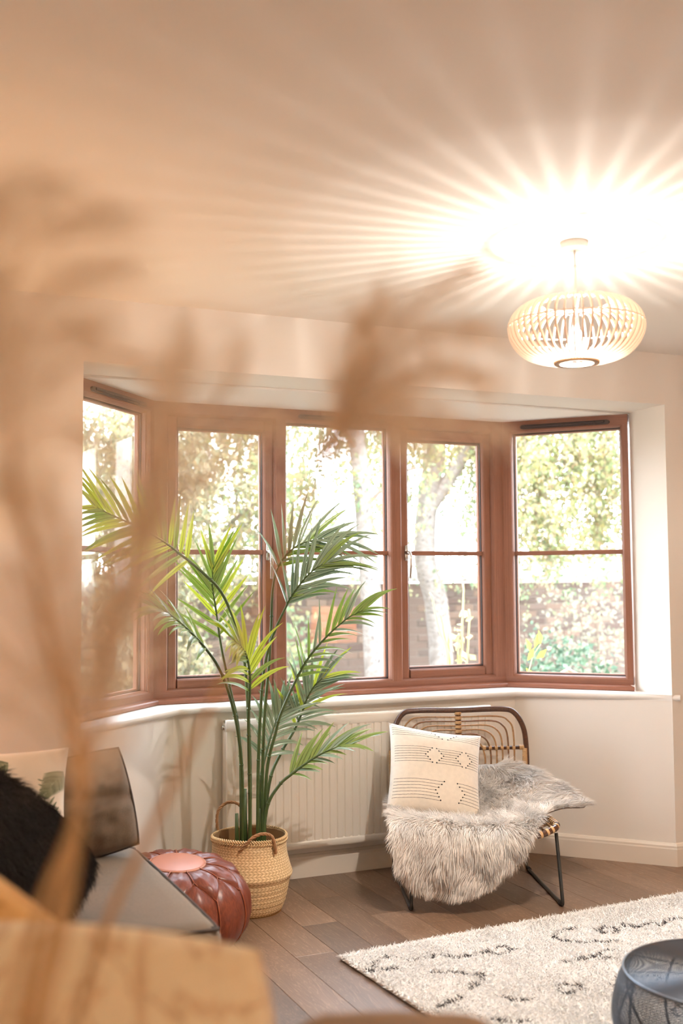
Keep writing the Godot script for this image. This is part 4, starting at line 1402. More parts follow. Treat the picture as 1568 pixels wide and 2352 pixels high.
	part("cover", cushion_mesh(0.44, 0.42, 0.18, 17, 0.006, 28, 0.02, 0.5), mat(c8(18, 17, 18), 0.9), b)
	var where := []
	var tint := []
	rng.seed = 41
	for i in 18000:
		var a := rng.randf_range(-1, 1)
		var v := rng.randf_range(-1, 1)
		var k := pow(maxf(0.0, (1.0 - pow(absf(a), 2.6)) * (1.0 - pow(absf(v), 2.6))), 0.55)
		var s := 1.0 if rng.randf() < 0.8 else -1.0
		var p := Vector3(a * 0.22 * sqrt(1.0 - 0.25 * v * v), v * 0.21 * sqrt(1.0 - 0.25 * a * a), s * k * 0.09)
		var n := Vector3(a * 0.7 * absf(a), v * 0.7 * absf(v), s * (0.3 + 0.5 * k))
		var down := fx.basis.inverse() * Vector3(0.25, -1, 0.3)
		where.append(along(p, n + down * 0.8 + Vector3(rng.randf_range(-0.4, 0.4), rng.randf_range(-0.4, 0.4), rng.randf_range(-0.3, 0.3)), down, rng.randf_range(0.7, 1.2)))
		var g := rng.randf_range(0.010, 0.030)
		tint.append(Color(g, g * 0.96, g))
	scatter("fur", b, strand_mesh(0.036, 0.0022, 0.5), M.fur, where, tint)

func pouf() -> void:
	var c := Vector3(0.338, 0.004, 0.058)
	var t := thing("leather_pouf", "round brown leather pouf with stitched petals beside the grey sofa", "pouf", c)
	t.rotation = Vector3(0.10, 0.2, 0.0)
	t.scale = Vector3(1.02, 1.0, 1.02)
	var hide := pic(256, 256, func(u, v):
		var k: float = 0.5 + 0.45 * tile(u, v, 3.0, 3.0, 1.0) + 0.25 * tile(u, v, 9.0, 9.0, 4.0)
		return vc(88, 36, 22).lerp(vc(142, 72, 46), clampf(k, 0, 1)))
	var m := mat(Color(1, 1, 1), 0.36, {"albedo_texture": hide, "uv1_scale": Vector3(0.7, 0.7, 1)})
	var prof := spline([Vector2(0.0, 0.287), Vector2(0.10, 0.287), Vector2(0.165, 0.278), Vector2(0.215, 0.252), Vector2(0.250, 0.205), Vector2(0.268, 0.14), Vector2(0.262, 0.08), Vector2(0.236, 0.03), Vector2(0.19, 0.002)], 8)
	var run := [0.0]
	for i in range(1, prof.size()): run.append(run[i - 1] + prof[i].distance_to(prof[i - 1]))
	var total: float = run[run.size() - 1]
	var at := func(th: float, s: float, puff: float) -> Vector3:
		var l := s * total
		var i := 0
		while i < run.size() - 2 and run[i + 1] < l: i += 1
		var k: float = (l - run[i]) / maxf(0.0001, run[i + 1] - run[i])
		var p: Vector2 = prof[i].lerp(prof[i + 1], k)
		var d: Vector2 = prof[i + 1] - prof[i]
		var n := Vector2(-d.y, d.x).normalized() * -1.0
		if n.y < 0 and s < 0.3: n = -n
		n = Vector2(d.y, -d.x).normalized() * -1.0
		p += n * puff
		return Vector3(cos(th) * p.x, p.y, -sin(th) * p.x)
	var N := 11
	var s0: float = 0.098 / total
	var edge := func(th: float) -> float:
		# where the petals end: pointed in the middle of each petal
		var q := fposmod(th / TAU * N, 1.0)
		return (0.182 + 0.085 * (1.0 - absf(q * 2.0 - 1.0))) / total
	for k in N:
		for part_no in 2:
			var st := sb(true)
			var a0 := TAU * (k + (0.5 if part_no else 0.0)) / N
			sheet(st, 12, 14, func(u, v):
				var th: float = a0 + TAU / N * u
				var e: float = edge.call(th)
				var lo: float = s0 if part_no == 0 else e
				var hi: float = e if part_no == 0 else 1.0
				var s: float = lerpf(hi, lo, v)
				var pf: float = pow(sin(PI * u), 0.5) * pow(sin(PI * clampf(v, 0.0, 1.0)), 0.4)
				var cr: float = nz.get_noise_3d(cos(th) * 4.0, s * 7.0, sin(th) * 4.0)
				return at.call(th, s, -0.004 + 0.011 * pf + 0.008 * cr * pf))
			part("petal" if part_no == 0 else "side_panel", st, m, t)
	# raised seams
	var st := sb(true)
	for k in N:
		var a := TAU * k / N
		var line := []
		for j in 6: line.append(at.call(a, lerpf(s0, edge.call(a), j / 5.0), 0.001))
		tube(st, line, 0.0025, 5)
		line = []
		for j in 12: line.append(at.call(a + PI / N, lerpf(edge.call(a + PI / N), 0.98, j / 11.0), 0.001))
		tube(st, line, 0.0025, 5)
	var zig := []
	for k in N * 2: zig.append(at.call(PI * k / N, edge.call(PI * k / N), 0.001))
	tube(st, zig, 0.0025, 5, true)
	var sm := part("stitched_seam", st, mat(c8(150, 78, 46), 0.45), t)
	stuff(sm)
	st = sb(true)
	lathe(st, [Vector2(0.101, 0.284), Vector2(0.099, 0.2895), Vector2(0.09, 0.291), Vector2(0.0, 0.2925)], 40)
	part("centre_disc", st, mat(c8(190, 122, 96), 0.42), t)
	st = sb(true)
	tube(st, ring_pts(Vector3(0, 0.287, 0), 0.1015, 40), 0.0028, 6, true)
	part("disc_seam", st, mat(c8(190, 130, 100), 0.5), t)
	st = sb(true)
	lathe(st, [Vector2(0.0, 0.001), Vector2(0.20, 0.004)], 24)
	part("pouf_base", st, m, t)

# ---------------------------------------------------------------- rug and wire table
func rug() -> void:
	var ang := 0.066
	var t := thing("shaggy_rug", "cream shaggy wool rug with broken black diamond lines on the plank floor", "rug", Vector3(0.812, 0, 0.507), ang)
	var w := 2.0
	var d := 1.6
	var st := sb()
	box(st, Vector3(w / 2, 0.008, d / 2), Vector3(w, 0.014, d), 0.004)
	part("backing", st, mat(c8(232, 226, 216), 0.95), t)
	var where := []
	var tint := []
	rng.seed = 51
	# black lines of the pattern as they lie on the rug
	var marks := [
		[Vector2(0.011, 0.186), Vector2(0.078, 0.126), Vector2(0.142, 0.105), Vector2(0.171, 0.116)],
		[Vector2(0.013, 0.197), Vector2(0.056, 0.211), Vector2(0.103, 0.217)],
		[Vector2(0.184, 0.168), Vector2(0.254, 0.182), Vector2(0.318, 0.166), Vector2(0.327, 0.222), Vector2(0.381, 0.236), Vector2(0.437, 0.220), Vector2(0.472, 0.250)],
		[Vector2(0.450, 0.228), Vector2(0.505, 0.216), Vector2(0.548, 0.196), Vector2(0.565, 0.238), Vector2(0.519, 0.275), Vector2(0.480, 0.264)],
		[Vector2(0.186, 0.305), Vector2(0.249, 0.340), Vector2(0.301, 0.391), Vector2(0.327, 0.392), Vector2(0.297, 0.444), Vector2(0.241, 0.480), Vector2(0.195, 0.498)],
		[Vector2(0.152, 0.538), Vector2(0.108, 0.555), Vector2(0.069, 0.566), Vector2(0.033, 0.573)],
		[Vector2(0.914, 0.171), Vector2(0.848, 0.164), Vector2(0.765, 0.205), Vector2(0.768, 0.251), Vector2(0.828, 0.311), Vector2(0.947, 0.360)],
		[Vector2(0.961, 0.226), Vector2(1.014, 0.213), Vector2(1.043, 0.253), Vector2(1.004, 0.284), Vector2(0.966, 0.269), Vector2(0.961, 0.226)],
		[Vector2(1.064, 0.241), Vector2(1.114, 0.220), Vector2(1.107, 0.276), Vector2(1.165, 0.260), Vector2(1.216, 0.251), Vector2(1.207, 0.295), Vector2(1.297, 0.259), Vector2(1.350, 0.263)],
		[Vector2(0.642, 0.443), Vector2(0.695, 0.448), Vector2(0.783, 0.446), Vector2(0.830, 0.414), Vector2(0.863, 0.422)],
		[Vector2(0.462, 0.622), Vector2(0.506, 0.611), Vector2(0.543, 0.631), Vector2(0.524, 0.664), Vector2(0.469, 0.677), Vector2(0.449, 0.649)],
		[Vector2(0.264, 0.590), Vector2(0.286, 0.651), Vector2(0.330, 0.659)],
		[Vector2(0.766, 0.477), Vector2(0.827, 0.495)],
		[Vector2(0.135, 0.725), Vector2(0.162, 0.776), Vector2(0.216, 0.787)],
	]
	for k in 14:
		# and on over the part hidden by the table
		var ox := 0.62 + 0.36 * (k % 4)
		var oz := 0.70 + 0.26 * (k / 4)
		marks.append([Vector2(ox, oz), Vector2(ox + 0.10, oz - 0.06), Vector2(ox + 0.2, oz), Vector2(ox + 0.1, oz + 0.06), Vector2(ox, oz)])
	var ink := {}
	for l in marks:
		for i in l.size() - 1:
			var n := int(l[i].distance_to(l[i + 1]) / 0.004) + 1
			for k in n:
				var p: Vector2 = l[i].lerp(l[i + 1], float(k) / n)
				for dx in range(0, 2):
					for dz in range(-1, 1):
						ink[Vector2i(int(p.x / 0.006) + dx, int(p.y / 0.006) + dz)] = true
	var step := 0.0056
	var nx := int(w / step)
	var nzz := int(d / step)
	for i in nx:
		for j in nzz:
			var x := (i + rng.randf()) * step
			var z := (j + rng.randf()) * step
			var a := rng.randf() * TAU
			var l := 0.45 * nz.get_noise_2d(x * 9.0, z * 9.0)
			var near := minf(minf(x, w - x), minf(z, d - z))
			var outx := (-1.2 if x < 0.015 else 0.0)
			var outz := (-1.2 if z < 0.015 else 0.0)
			var dir := Vector3(cos(a) * 0.75 + l + outx, 1.0, sin(a) * 0.75 + l * 0.6 + outz)
			where.append(along(Vector3(x, 0.012, z), dir, Vector3(cos(a + 1.3), -0.3, sin(a + 1.3)), rng.randf_range(0.7, 1.15)))
			var g := rng.randf_range(0.86, 1.06) + 0.10 * nz.get_noise_2d(x * 4.0, z * 4.0)
			if ink.has(Vector2i(int(x / 0.006), int(z / 0.006))) and nz.get_noise_2d(x * 22.0, z * 22.0) > -0.22: tint.append(Color(0.07, 0.062, 0.068) * g)
			else: tint.append(Color(0.95 * g, 0.93 * g, 0.91 * g).lerp(Color(0.62, 0.48, 0.36), clampf(nz.get_noise_2d(x * 6.0 + 40.0, z * 6.0) - 0.42, 0, 1)))
	scatter("pile", t, strand_mesh(0.017, 0.0050, 0.5, 2), M.fur, where, tint)

func wire_table() -> void:
	var c := Vector3(1.385, 0.014, 1.80)
	var t := thing("wire_table", "round low drum table of fine dark metal wire standing on the rug", "table", c)
	var m := mat(c8(96, 104, 116), 0.32, {"metallic": 0.75})
	var y1 := 0.262
	var R := 0.28
	var st := sb(true)
	for k in 64:
		var r := R * (k + 1.0) / 65.0
		var n := 24 + int(72.0 * k / 64.0)
		tube(st, ring_pts(Vector3(0, y1, 0), r, n), 0.00125, 4, true)
	stuff(part("wire_top", st, m, t))
	st = sb(true)
	for k in 12:
		var a := TAU * k / 12
		tube(st, [Vector3(cos(a) * 0.02, y1 - 0.003, sin(a) * 0.02), Vector3(cos(a) * R, y1 - 0.003, sin(a) * R)], 0.0018, 5)
	stuff(part("spoke", st, m, t))
	st = sb(true)
	tube(st, ring_pts(Vector3(0, y1, 0), R, 96), 0.0048, 10, true)
	part("rim", st, m, t)
	var prof := spline([Vector2(0.235, 0.005), Vector2(0.285, 0.05), Vector2(0.312, 0.12), Vector2(0.312, 0.17), Vector2(0.298, 0.225), Vector2(R, y1)], 12)
	st = sb(true)
	for i in prof.size():
		tube(st, ring_pts(Vector3(0, prof[i].y, 0), prof[i].x, 90), 0.0009, 3, true)
	for k in 320:
		var a := TAU * k / 320.0
		var line := []
		for i in range(0, prof.size(), 4): line.append(Vector3(cos(a) * prof[i].x, prof[i].y, sin(a) * prof[i].x))
		tube(st, line, 0.0009, 3, false, false)
	stuff(part("wire_side", st, m, t))
	st = sb(true)
	tube(st, ring_pts(Vector3(0, 0.006, 0), 0.235, 72), 0.005, 8, true)
	part("base_ring", st, m, t)
	for k in 8:
		var a := TAU * k / 8 + 0.25
		for s in [-1.0, 1.0]:
			st = sb(true)
			var line := []
			for i in range(0, prof.size(), 4):
				var b: float = a + s * 0.26 * (1.0 - float(i) / (prof.size() - 1))
				line.append(Vector3(cos(b) * (prof[i].x - 0.006), prof[i].y, sin(b) * (prof[i].x - 0.006)))
			tube(st, line, 0.004, 6)
			part("strut", st, mat(c8(46, 48, 52), 0.4, {"metallic": 0.6}), t)

# ---------------------------------------------------------------- foreground: brown sofa, tan cushions, pampas grass
func foreground() -> void:
	var ax := Vector3(0.916, 0, 0.402)
	var az := Vector3(-0.402, 0, 0.916)
	var o := Vector3(-0.556, 0, 2.806)
	var t := thing("brown_sofa", "brown fabric sofa arm close to the viewpoint at the bottom edge", "sofa", o)
	t.basis = Basis(ax, Vector3.UP, az)
	var a := part("arm", padded(0.30, 0.76, 0.40, 0.075, 0.012, 8, 14), M.brown_cloth, t)
	a.position = Vector3(0.405, 0.415, 0.065)
	a = part("seat_cushion", padded(1.2, 0.17, 0.74, 0.05, 0.012, 3, 12), M.brown_cloth, t)
	a.position = Vector3(-0.32, 0.36, -0.25)
	a = part("base", padded(1.2, 0.20, 0.74, 0.03, 0.0, 2, 6), M.brown_cloth, t)
	a.position = Vector3(-0.32, 0.18, -0.25)
	a = part("backrest", padded(1.2, 0.62, 0.14, 0.05, 0.0, 2, 8), M.brown_cloth, t)
	a.position = Vector3(-0.32, 0.39, 0.20)
	for x in [-0.85, 0.20]:
		for z in [-0.55, 0.20]:
			var st := sb(true)
			tube(st, [Vector3(x, 0.08, z), Vector3(x, 0.0, z)], [0.025, 0.02], 8)
			part("leg", st, M.piping, t)
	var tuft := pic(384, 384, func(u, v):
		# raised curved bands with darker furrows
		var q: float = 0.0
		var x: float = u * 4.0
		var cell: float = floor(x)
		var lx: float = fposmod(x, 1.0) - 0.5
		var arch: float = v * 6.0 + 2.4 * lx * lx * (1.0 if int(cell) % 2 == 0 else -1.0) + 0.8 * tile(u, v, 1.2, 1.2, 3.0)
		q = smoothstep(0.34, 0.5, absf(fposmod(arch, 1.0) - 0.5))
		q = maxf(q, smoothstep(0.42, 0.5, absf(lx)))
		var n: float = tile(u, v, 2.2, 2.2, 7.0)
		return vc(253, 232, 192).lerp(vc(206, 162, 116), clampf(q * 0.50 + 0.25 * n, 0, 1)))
	var tm := mat(Color(1, 1, 1), 0.9, {"albedo_texture": tuft, "rim_enabled": true, "rim": 0.5, "heightmap_enabled": true, "heightmap_texture": tuft, "heightmap_scale": 1.2})
	var up := Vector3(0, 1, 0) - az * 0.12
	cushion("tan_cushion", "large tan tufted cushion close to the viewpoint at the lower left", fit(o + ax * -0.03 + Vector3(0.0, 0.695, 0.0), ax + Vector3(0, -0.03, 0), up), 0.605, 0.46, 0.19, tm, 23, 0.024, 0.0, 0.42)
	var tm2 := mat(c8(250, 226, 190), 0.9, {"albedo_texture": tuft, "uv1_scale": Vector3(0.5, 2.0, 1), "rim_enabled": true, "rim": 0.5})
	cushion("mustard_cushion", "mustard tan cushion behind the large tufted one at the left edge", fit(o + ax * -0.255 + az * -0.19 + Vector3(0, 0.772, 0), ax * 0.83 + Vector3(0, -0.56, 0), up * 0.83 + ax * 0.56), 0.50, 0.42, 0.13, tm2, 27, 0.008, 0.01, 0.3)

func pampas(label: String, stem: Array, branches: Array, dense: float, seedv: int) -> void:
	var t := thing("pampas_grass", label, "dried grass", Vector3(-0.60, 0.55, 3.19), 0.0, "")
	var o := t.position
	rng.seed = seedv
	var pts := [Vector3(rng.randf_range(-0.02, 0.02), 0.16, rng.randf_range(-0.02, 0.02))]
	for p in stem: pts.append(p - o)
	var st := sb(true)
	tube(st, spline(pts, 5), [0.0042, 0.0036, 0.003, 0.0016], 6)
	part("stem", st, M.straw, t)
	var where := []
	var tint := []
	st = sb(true)
	for b in branches:
		var line := []
		for p in b: line.append(p - o)
		var sp := spline(line, 6)
		tube(st, sp, [0.0011, 0.0007, 0.0004], 4)
		var n := sp.size() - 1
		var l: float = 0.0
		for i in n: l += sp[i].distance_to(sp[i + 1])
		var cnt := int(l * 1500.0 * dense)
		for k in cnt:
			var e := pow(rng.randf(), 0.85)
			var i := mini(int(e * n), n - 1)
			var p: Vector3 = sp[i].lerp(sp[i + 1], e * n - i)
			var d: Vector3 = (sp[i + 1] - sp[i]).normalized()
			var r := Vector3(rng.randfn(), rng.randfn(), rng.randfn()) * 0.34
			p += Vector3(rng.randfn(), rng.randfn(), rng.randfn()) * 0.0115 * (1.0 - 0.5 * e)
			where.append(along(p, d + r, Vector3.DOWN + r, rng.randf_range(0.5, 1.2)))
			var g := rng.randf_range(0.86, 1.0)
			tint.append(Color(1.0 * g, 0.91 * g, 0.78 * g))
	part("branch", st, M.straw, t).set_meta("kind", "stuff")
	scatter("plume", t, strand_mesh(0.036, 0.0011, 0.5, 2), M.plume, where, tint)

func vase_and_grass() -> void:
	var c := Vector3(-0.60, 0, 3.19)
	var t := thing("console_table", "small wooden table under the vase behind the brown sofa", "table", c)
	var st := sb()
	box(st, Vector3(-0.17, 0.535, 0.14), Vector3(0.5, 0.03, 0.36), 0.004)
	part("table_top", st, M.wood, t)
	for x in [-0.38, 0.04]:
		for z in [-0.01, 0.29]:
			st = sb()
			box(st, Vector3(x, 0.26, z), Vector3(0.035, 0.52, 0.035), 0.003)
			part("leg", st, M.wood, t)
	var v := thing("vase", "pale stoneware vase holding the pampas grass", "vase", c + Vector3(0, 0.55, 0))
	st = sb(true)
	lathe(st, [Vector2(0, 0.001), Vector2(0.05, 0.001), Vector2(0.075, 0.03), Vector2(0.082, 0.09), Vector2(0.066, 0.15), Vector2(0.040, 0.19), Vector2(0.034, 0.215), Vector2(0.042, 0.235), Vector2(0.038, 0.236), Vector2(0.029, 0.215), Vector2(0.034, 0.19), Vector2(0.058, 0.15), Vector2(0.070, 0.09), Vector2(0, 0.02)], 32)
	part("vase_body", st, mat(c8(216, 206, 192), 0.6), v)
	pampas("tan pampas plume fanning out to the right below the pendant lamp",  [Vector3(-0.581, 0.871, 3.103), Vector3(-0.558, 1.011, 3.145), Vector3(-0.525, 1.110, 3.188), Vector3(-0.474, 1.258, 3.255), Vector3(-0.438, 1.373, 3.311), Vector3(-0.421, 1.427, 3.334), Vector3(-0.410, 1.463, 3.352), Vector3(-0.399, 1.496, 3.359)] , [
		 [Vector3(-0.412, 1.447, 3.339), Vector3(-0.392, 1.496, 3.362), Vector3(-0.368, 1.530, 3.375), Vector3(-0.324, 1.566, 3.386)],
		 [Vector3(-0.409, 1.454, 3.341), Vector3(-0.387, 1.487, 3.375), Vector3(-0.362, 1.503, 3.398), Vector3(-0.329, 1.506, 3.413)],
		 [Vector3(-0.415, 1.441, 3.337), Vector3(-0.383, 1.469, 3.365), Vector3(-0.352, 1.479, 3.379), Vector3(-0.311, 1.475, 3.385)],
		 [Vector3(-0.419, 1.430, 3.335), Vector3(-0.384, 1.454, 3.352), Vector3(-0.342, 1.450, 3.359), Vector3(-0.292, 1.436, 3.369)],
		 [Vector3(-0.423, 1.411, 3.321), Vector3(-0.405, 1.466, 3.333), Vector3(-0.389, 1.510, 3.332), Vector3(-0.379, 1.544, 3.339)],
		 [Vector3(-0.429, 1.397, 3.317), Vector3(-0.418, 1.444, 3.336), Vector3(-0.414, 1.486, 3.352), Vector3(-0.405, 1.516, 3.358)],
		 [Vector3(-0.435, 1.380, 3.313), Vector3(-0.427, 1.417, 3.330), Vector3(-0.416, 1.453, 3.349), Vector3(-0.400, 1.484, 3.369)],
		 [Vector3(-0.432, 1.391, 3.315), Vector3(-0.413, 1.423, 3.315), Vector3(-0.381, 1.459, 3.321), Vector3(-0.351, 1.478, 3.324)],
		 [Vector3(-0.423, 1.411, 3.321), Vector3(-0.396, 1.437, 3.345), Vector3(-0.368, 1.433, 3.357), Vector3(-0.349, 1.416, 3.365)],
	], 1.0, 61)
	pampas("tall brown pampas plume crossing the left casement of the window",  [Vector3(-0.644, 0.949, 3.267), Vector3(-0.632, 1.075, 3.281), Vector3(-0.616, 1.123, 3.292), Vector3(-0.604, 1.170, 3.301), Vector3(-0.595, 1.233, 3.309), Vector3(-0.583, 1.297, 3.319), Vector3(-0.571, 1.344, 3.328), Vector3(-0.557, 1.398, 3.337), Vector3(-0.547, 1.442, 3.345)] , [
		 [Vector3(-0.569, 1.347, 3.328), Vector3(-0.555, 1.407, 3.339), Vector3(-0.547, 1.455, 3.346), Vector3(-0.541, 1.496, 3.351)],
		 [Vector3(-0.567, 1.354, 3.330), Vector3(-0.537, 1.408, 3.336), Vector3(-0.515, 1.452, 3.338), Vector3(-0.501, 1.487, 3.347)],
		 [Vector3(-0.565, 1.350, 3.331), Vector3(-0.537, 1.390, 3.357), Vector3(-0.512, 1.417, 3.381), Vector3(-0.492, 1.435, 3.390)],
		 [Vector3(-0.576, 1.322, 3.324), Vector3(-0.568, 1.375, 3.342), Vector3(-0.569, 1.430, 3.357), Vector3(-0.562, 1.462, 3.373)],
		 [Vector3(-0.595, 1.233, 3.309), Vector3(-0.582, 1.291, 3.330), Vector3(-0.570, 1.344, 3.339), Vector3(-0.563, 1.391, 3.345)],
		 [Vector3(-0.599, 1.208, 3.306), Vector3(-0.590, 1.271, 3.314), Vector3(-0.582, 1.328, 3.321), Vector3(-0.575, 1.385, 3.329)],
		 [Vector3(-0.602, 1.177, 3.302), Vector3(-0.597, 1.233, 3.297), Vector3(-0.592, 1.287, 3.292), Vector3(-0.583, 1.345, 3.301)],
		 [Vector3(-0.601, 1.183, 3.303), Vector3(-0.592, 1.234, 3.321), Vector3(-0.578, 1.281, 3.331), Vector3(-0.566, 1.328, 3.340)],
		 [Vector3(-0.603, 1.161, 3.300), Vector3(-0.601, 1.202, 3.304), Vector3(-0.598, 1.246, 3.309), Vector3(-0.593, 1.297, 3.314)],
	], 0.95, 62)
	pampas("pale pampas plume drooping over the left wall near the ceiling",  [Vector3(-0.646, 0.994, 3.379), Vector3(-0.633, 1.105, 3.393), Vector3(-0.626, 1.174, 3.400), Vector3(-0.633, 1.230, 3.402), Vector3(-0.651, 1.299, 3.410), Vector3(-0.665, 1.368, 3.408), Vector3(-0.675, 1.423, 3.408)] , [
		 [Vector3(-0.673, 1.414, 3.408), Vector3(-0.654, 1.441, 3.419), Vector3(-0.625, 1.461, 3.422), Vector3(-0.592, 1.457, 3.425)],
		 [Vector3(-0.676, 1.436, 3.408), Vector3(-0.664, 1.480, 3.417), Vector3(-0.638, 1.510, 3.419), Vector3(-0.603, 1.519, 3.424)],
		 [Vector3(-0.679, 1.453, 3.408), Vector3(-0.673, 1.507, 3.415), Vector3(-0.649, 1.543, 3.417), Vector3(-0.609, 1.554, 3.424)],
		 [Vector3(-0.684, 1.477, 3.408), Vector3(-0.688, 1.529, 3.410), Vector3(-0.674, 1.559, 3.418), Vector3(-0.651, 1.567, 3.429)],
		 [Vector3(-0.670, 1.395, 3.408), Vector3(-0.656, 1.414, 3.416), Vector3(-0.629, 1.413, 3.416), Vector3(-0.606, 1.394, 3.414)],
		 [Vector3(-0.679, 1.436, 3.407), Vector3(-0.690, 1.491, 3.406), Vector3(-0.696, 1.526, 3.417), Vector3(-0.687, 1.548, 3.422)],
		 [Vector3(-0.667, 1.376, 3.408), Vector3(-0.672, 1.434, 3.421), Vector3(-0.658, 1.467, 3.429), Vector3(-0.634, 1.477, 3.441)],
		 [Vector3(-0.665, 1.360, 3.408), Vector3(-0.680, 1.424, 3.395), Vector3(-0.686, 1.471, 3.396), Vector3(-0.684, 1.510, 3.399)],
	], 1.0, 63)
	pampas("thin pampas plume leaning left across the white wall",  [Vector3(-0.645, 0.976, 3.334), Vector3(-0.631, 1.093, 3.349), Vector3(-0.618, 1.163, 3.360), Vector3(-0.617, 1.199, 3.363), Vector3(-0.629, 1.251, 3.361), Vector3(-0.648, 1.298, 3.356), Vector3(-0.665, 1.331, 3.351)] , [
		 [Vector3(-0.624, 1.225, 3.361), Vector3(-0.648, 1.275, 3.354), Vector3(-0.676, 1.316, 3.345), Vector3(-0.692, 1.331, 3.339)],
		 [Vector3(-0.620, 1.204, 3.362), Vector3(-0.642, 1.243, 3.355), Vector3(-0.669, 1.272, 3.345), Vector3(-0.686, 1.281, 3.338)],
		 [Vector3(-0.618, 1.184, 3.361), Vector3(-0.639, 1.213, 3.354), Vector3(-0.663, 1.234, 3.345), Vector3(-0.682, 1.243, 3.337)],
		 [Vector3(-0.622, 1.234, 3.363), Vector3(-0.638, 1.304, 3.361), Vector3(-0.655, 1.357, 3.357), Vector3(-0.672, 1.392, 3.352)],
		 [Vector3(-0.619, 1.228, 3.364), Vector3(-0.622, 1.298, 3.356), Vector3(-0.632, 1.352, 3.356), Vector3(-0.643, 1.390, 3.354)],
		 [Vector3(-0.629, 1.251, 3.361), Vector3(-0.647, 1.304, 3.368), Vector3(-0.664, 1.362, 3.364), Vector3(-0.683, 1.380, 3.357)],
	], 0.8, 64)

# ---------------------------------------------------------------- the garden
func leaf_card(l: float, w: float) -> ArrayMesh:
	# one leaf, folded along its middle, pointing along +y
	var st := sb()
	var a := Vector3.ZERO
	var b := Vector3(0, l, 0)
	var e := Vector3(w / 2, l * 0.45, w * 0.18)
	var f := Vector3(-w / 2, l * 0.45, w * 0.18)
	tri(st, a, e, b)
	tri(st, a, b, f)
	return done(st)

func leaf_at(p: Vector3, s: float, droop := 0.6) -> Transform3D:
	var d := Vector3(rng.randfn(), rng.randfn() - droop * 2.0, rng.randfn()).normalized()
	return along(p, d, Vector3(rng.randfn(), rng.randfn(), rng.randfn()), s)

func limb(parent: Node3D, called: String, pts: Array, r: Array, m: Material) -> void:
	var st := sb(true)
	var sp := spline(pts, 6)
	for i in sp.size(): sp[i] += Vector3(nz.get_noise_3d(sp[i].y * 3.0, i, 1), 0, nz.get_noise_3d(sp[i].y * 3.0, 4, i)) * 0.012
	tube(st, sp, r, 10)
	part(called, st, m, parent)

# a hanging spray of thin twigs with leaves, in a box-shaped cloud
func curtain(parent: Node3D, lo: Vector3, hi: Vector3, twigs: int, len_lo: float, len_hi: float, per: int, size: float, pal: Array, m: Material, twig_mat: Material, droop := 0.6) -> void:
	var where := []
	var tint := []
	var st := sb(true)
	for i in twigs:
		var p := Vector3(rng.randf_range(lo.x, hi.x), rng.randf_range(lo.y, hi.y), rng.randf_range(lo.z, hi.z))
		var l := rng.randf_range(len_lo, len_hi)
		var sway := Vector3(rng.randfn(), 0, rng.randfn()) * 0.22
		var line := []
		for k in 5:
			var t := k / 4.0
			line.append(p + Vector3.DOWN * l * t * lerpf(1.0, droop + 0.3, 1.0 - t) + sway * t * l)
		tube(st, line, [0.004, 0.003, 0.0015], 3)
		for k in per:
			var t := rng.randf()
			var q: Vector3 = line[int(t * 4)].lerp(line[mini(int(t * 4) + 1, 4)], t * 4 - int(t * 4))
			where.append(leaf_at(q + Vector3(rng.randfn(), rng.randfn(), rng.randfn()) * 0.03, rng.randf_range(0.7, 1.25), 0.5))
			var c: Color = pal[rng.randi() % pal.size()]
			tint.append(c * rng.randf_range(0.60, 0.95))
	stuff(part("twigs", st, twig_mat, parent))
	scatter("foliage", parent, leaf_card(size, size * 0.62), m, where, tint)

func bushy(parent: Node3D, c: Vector3, r: Vector3, n: int, size: float, pal: Array, m: Material) -> void:
	var where := []
	var tint := []
	for i in n:
		var d := Vector3(rng.randfn(), rng.randfn(), rng.randfn()).normalized()
		var k := pow(rng.randf(), 0.4)
		var w := 1.0 + 0.35 * nz.get_noise_3d(d.x * 2.0 + c.x, d.y * 2.0, d.z * 2.0)
		var p := c + d * r * k * w
		if p.y < -0.25: continue
		where.append(leaf_at(p, rng.randf_range(0.7, 1.3), 0.1))
		tint.append(pal[rng.randi() % pal.size()] * rng.randf_range(0.60, 0.95))
	scatter("foliage", parent, leaf_card(size, size * 0.6), m, where, tint)

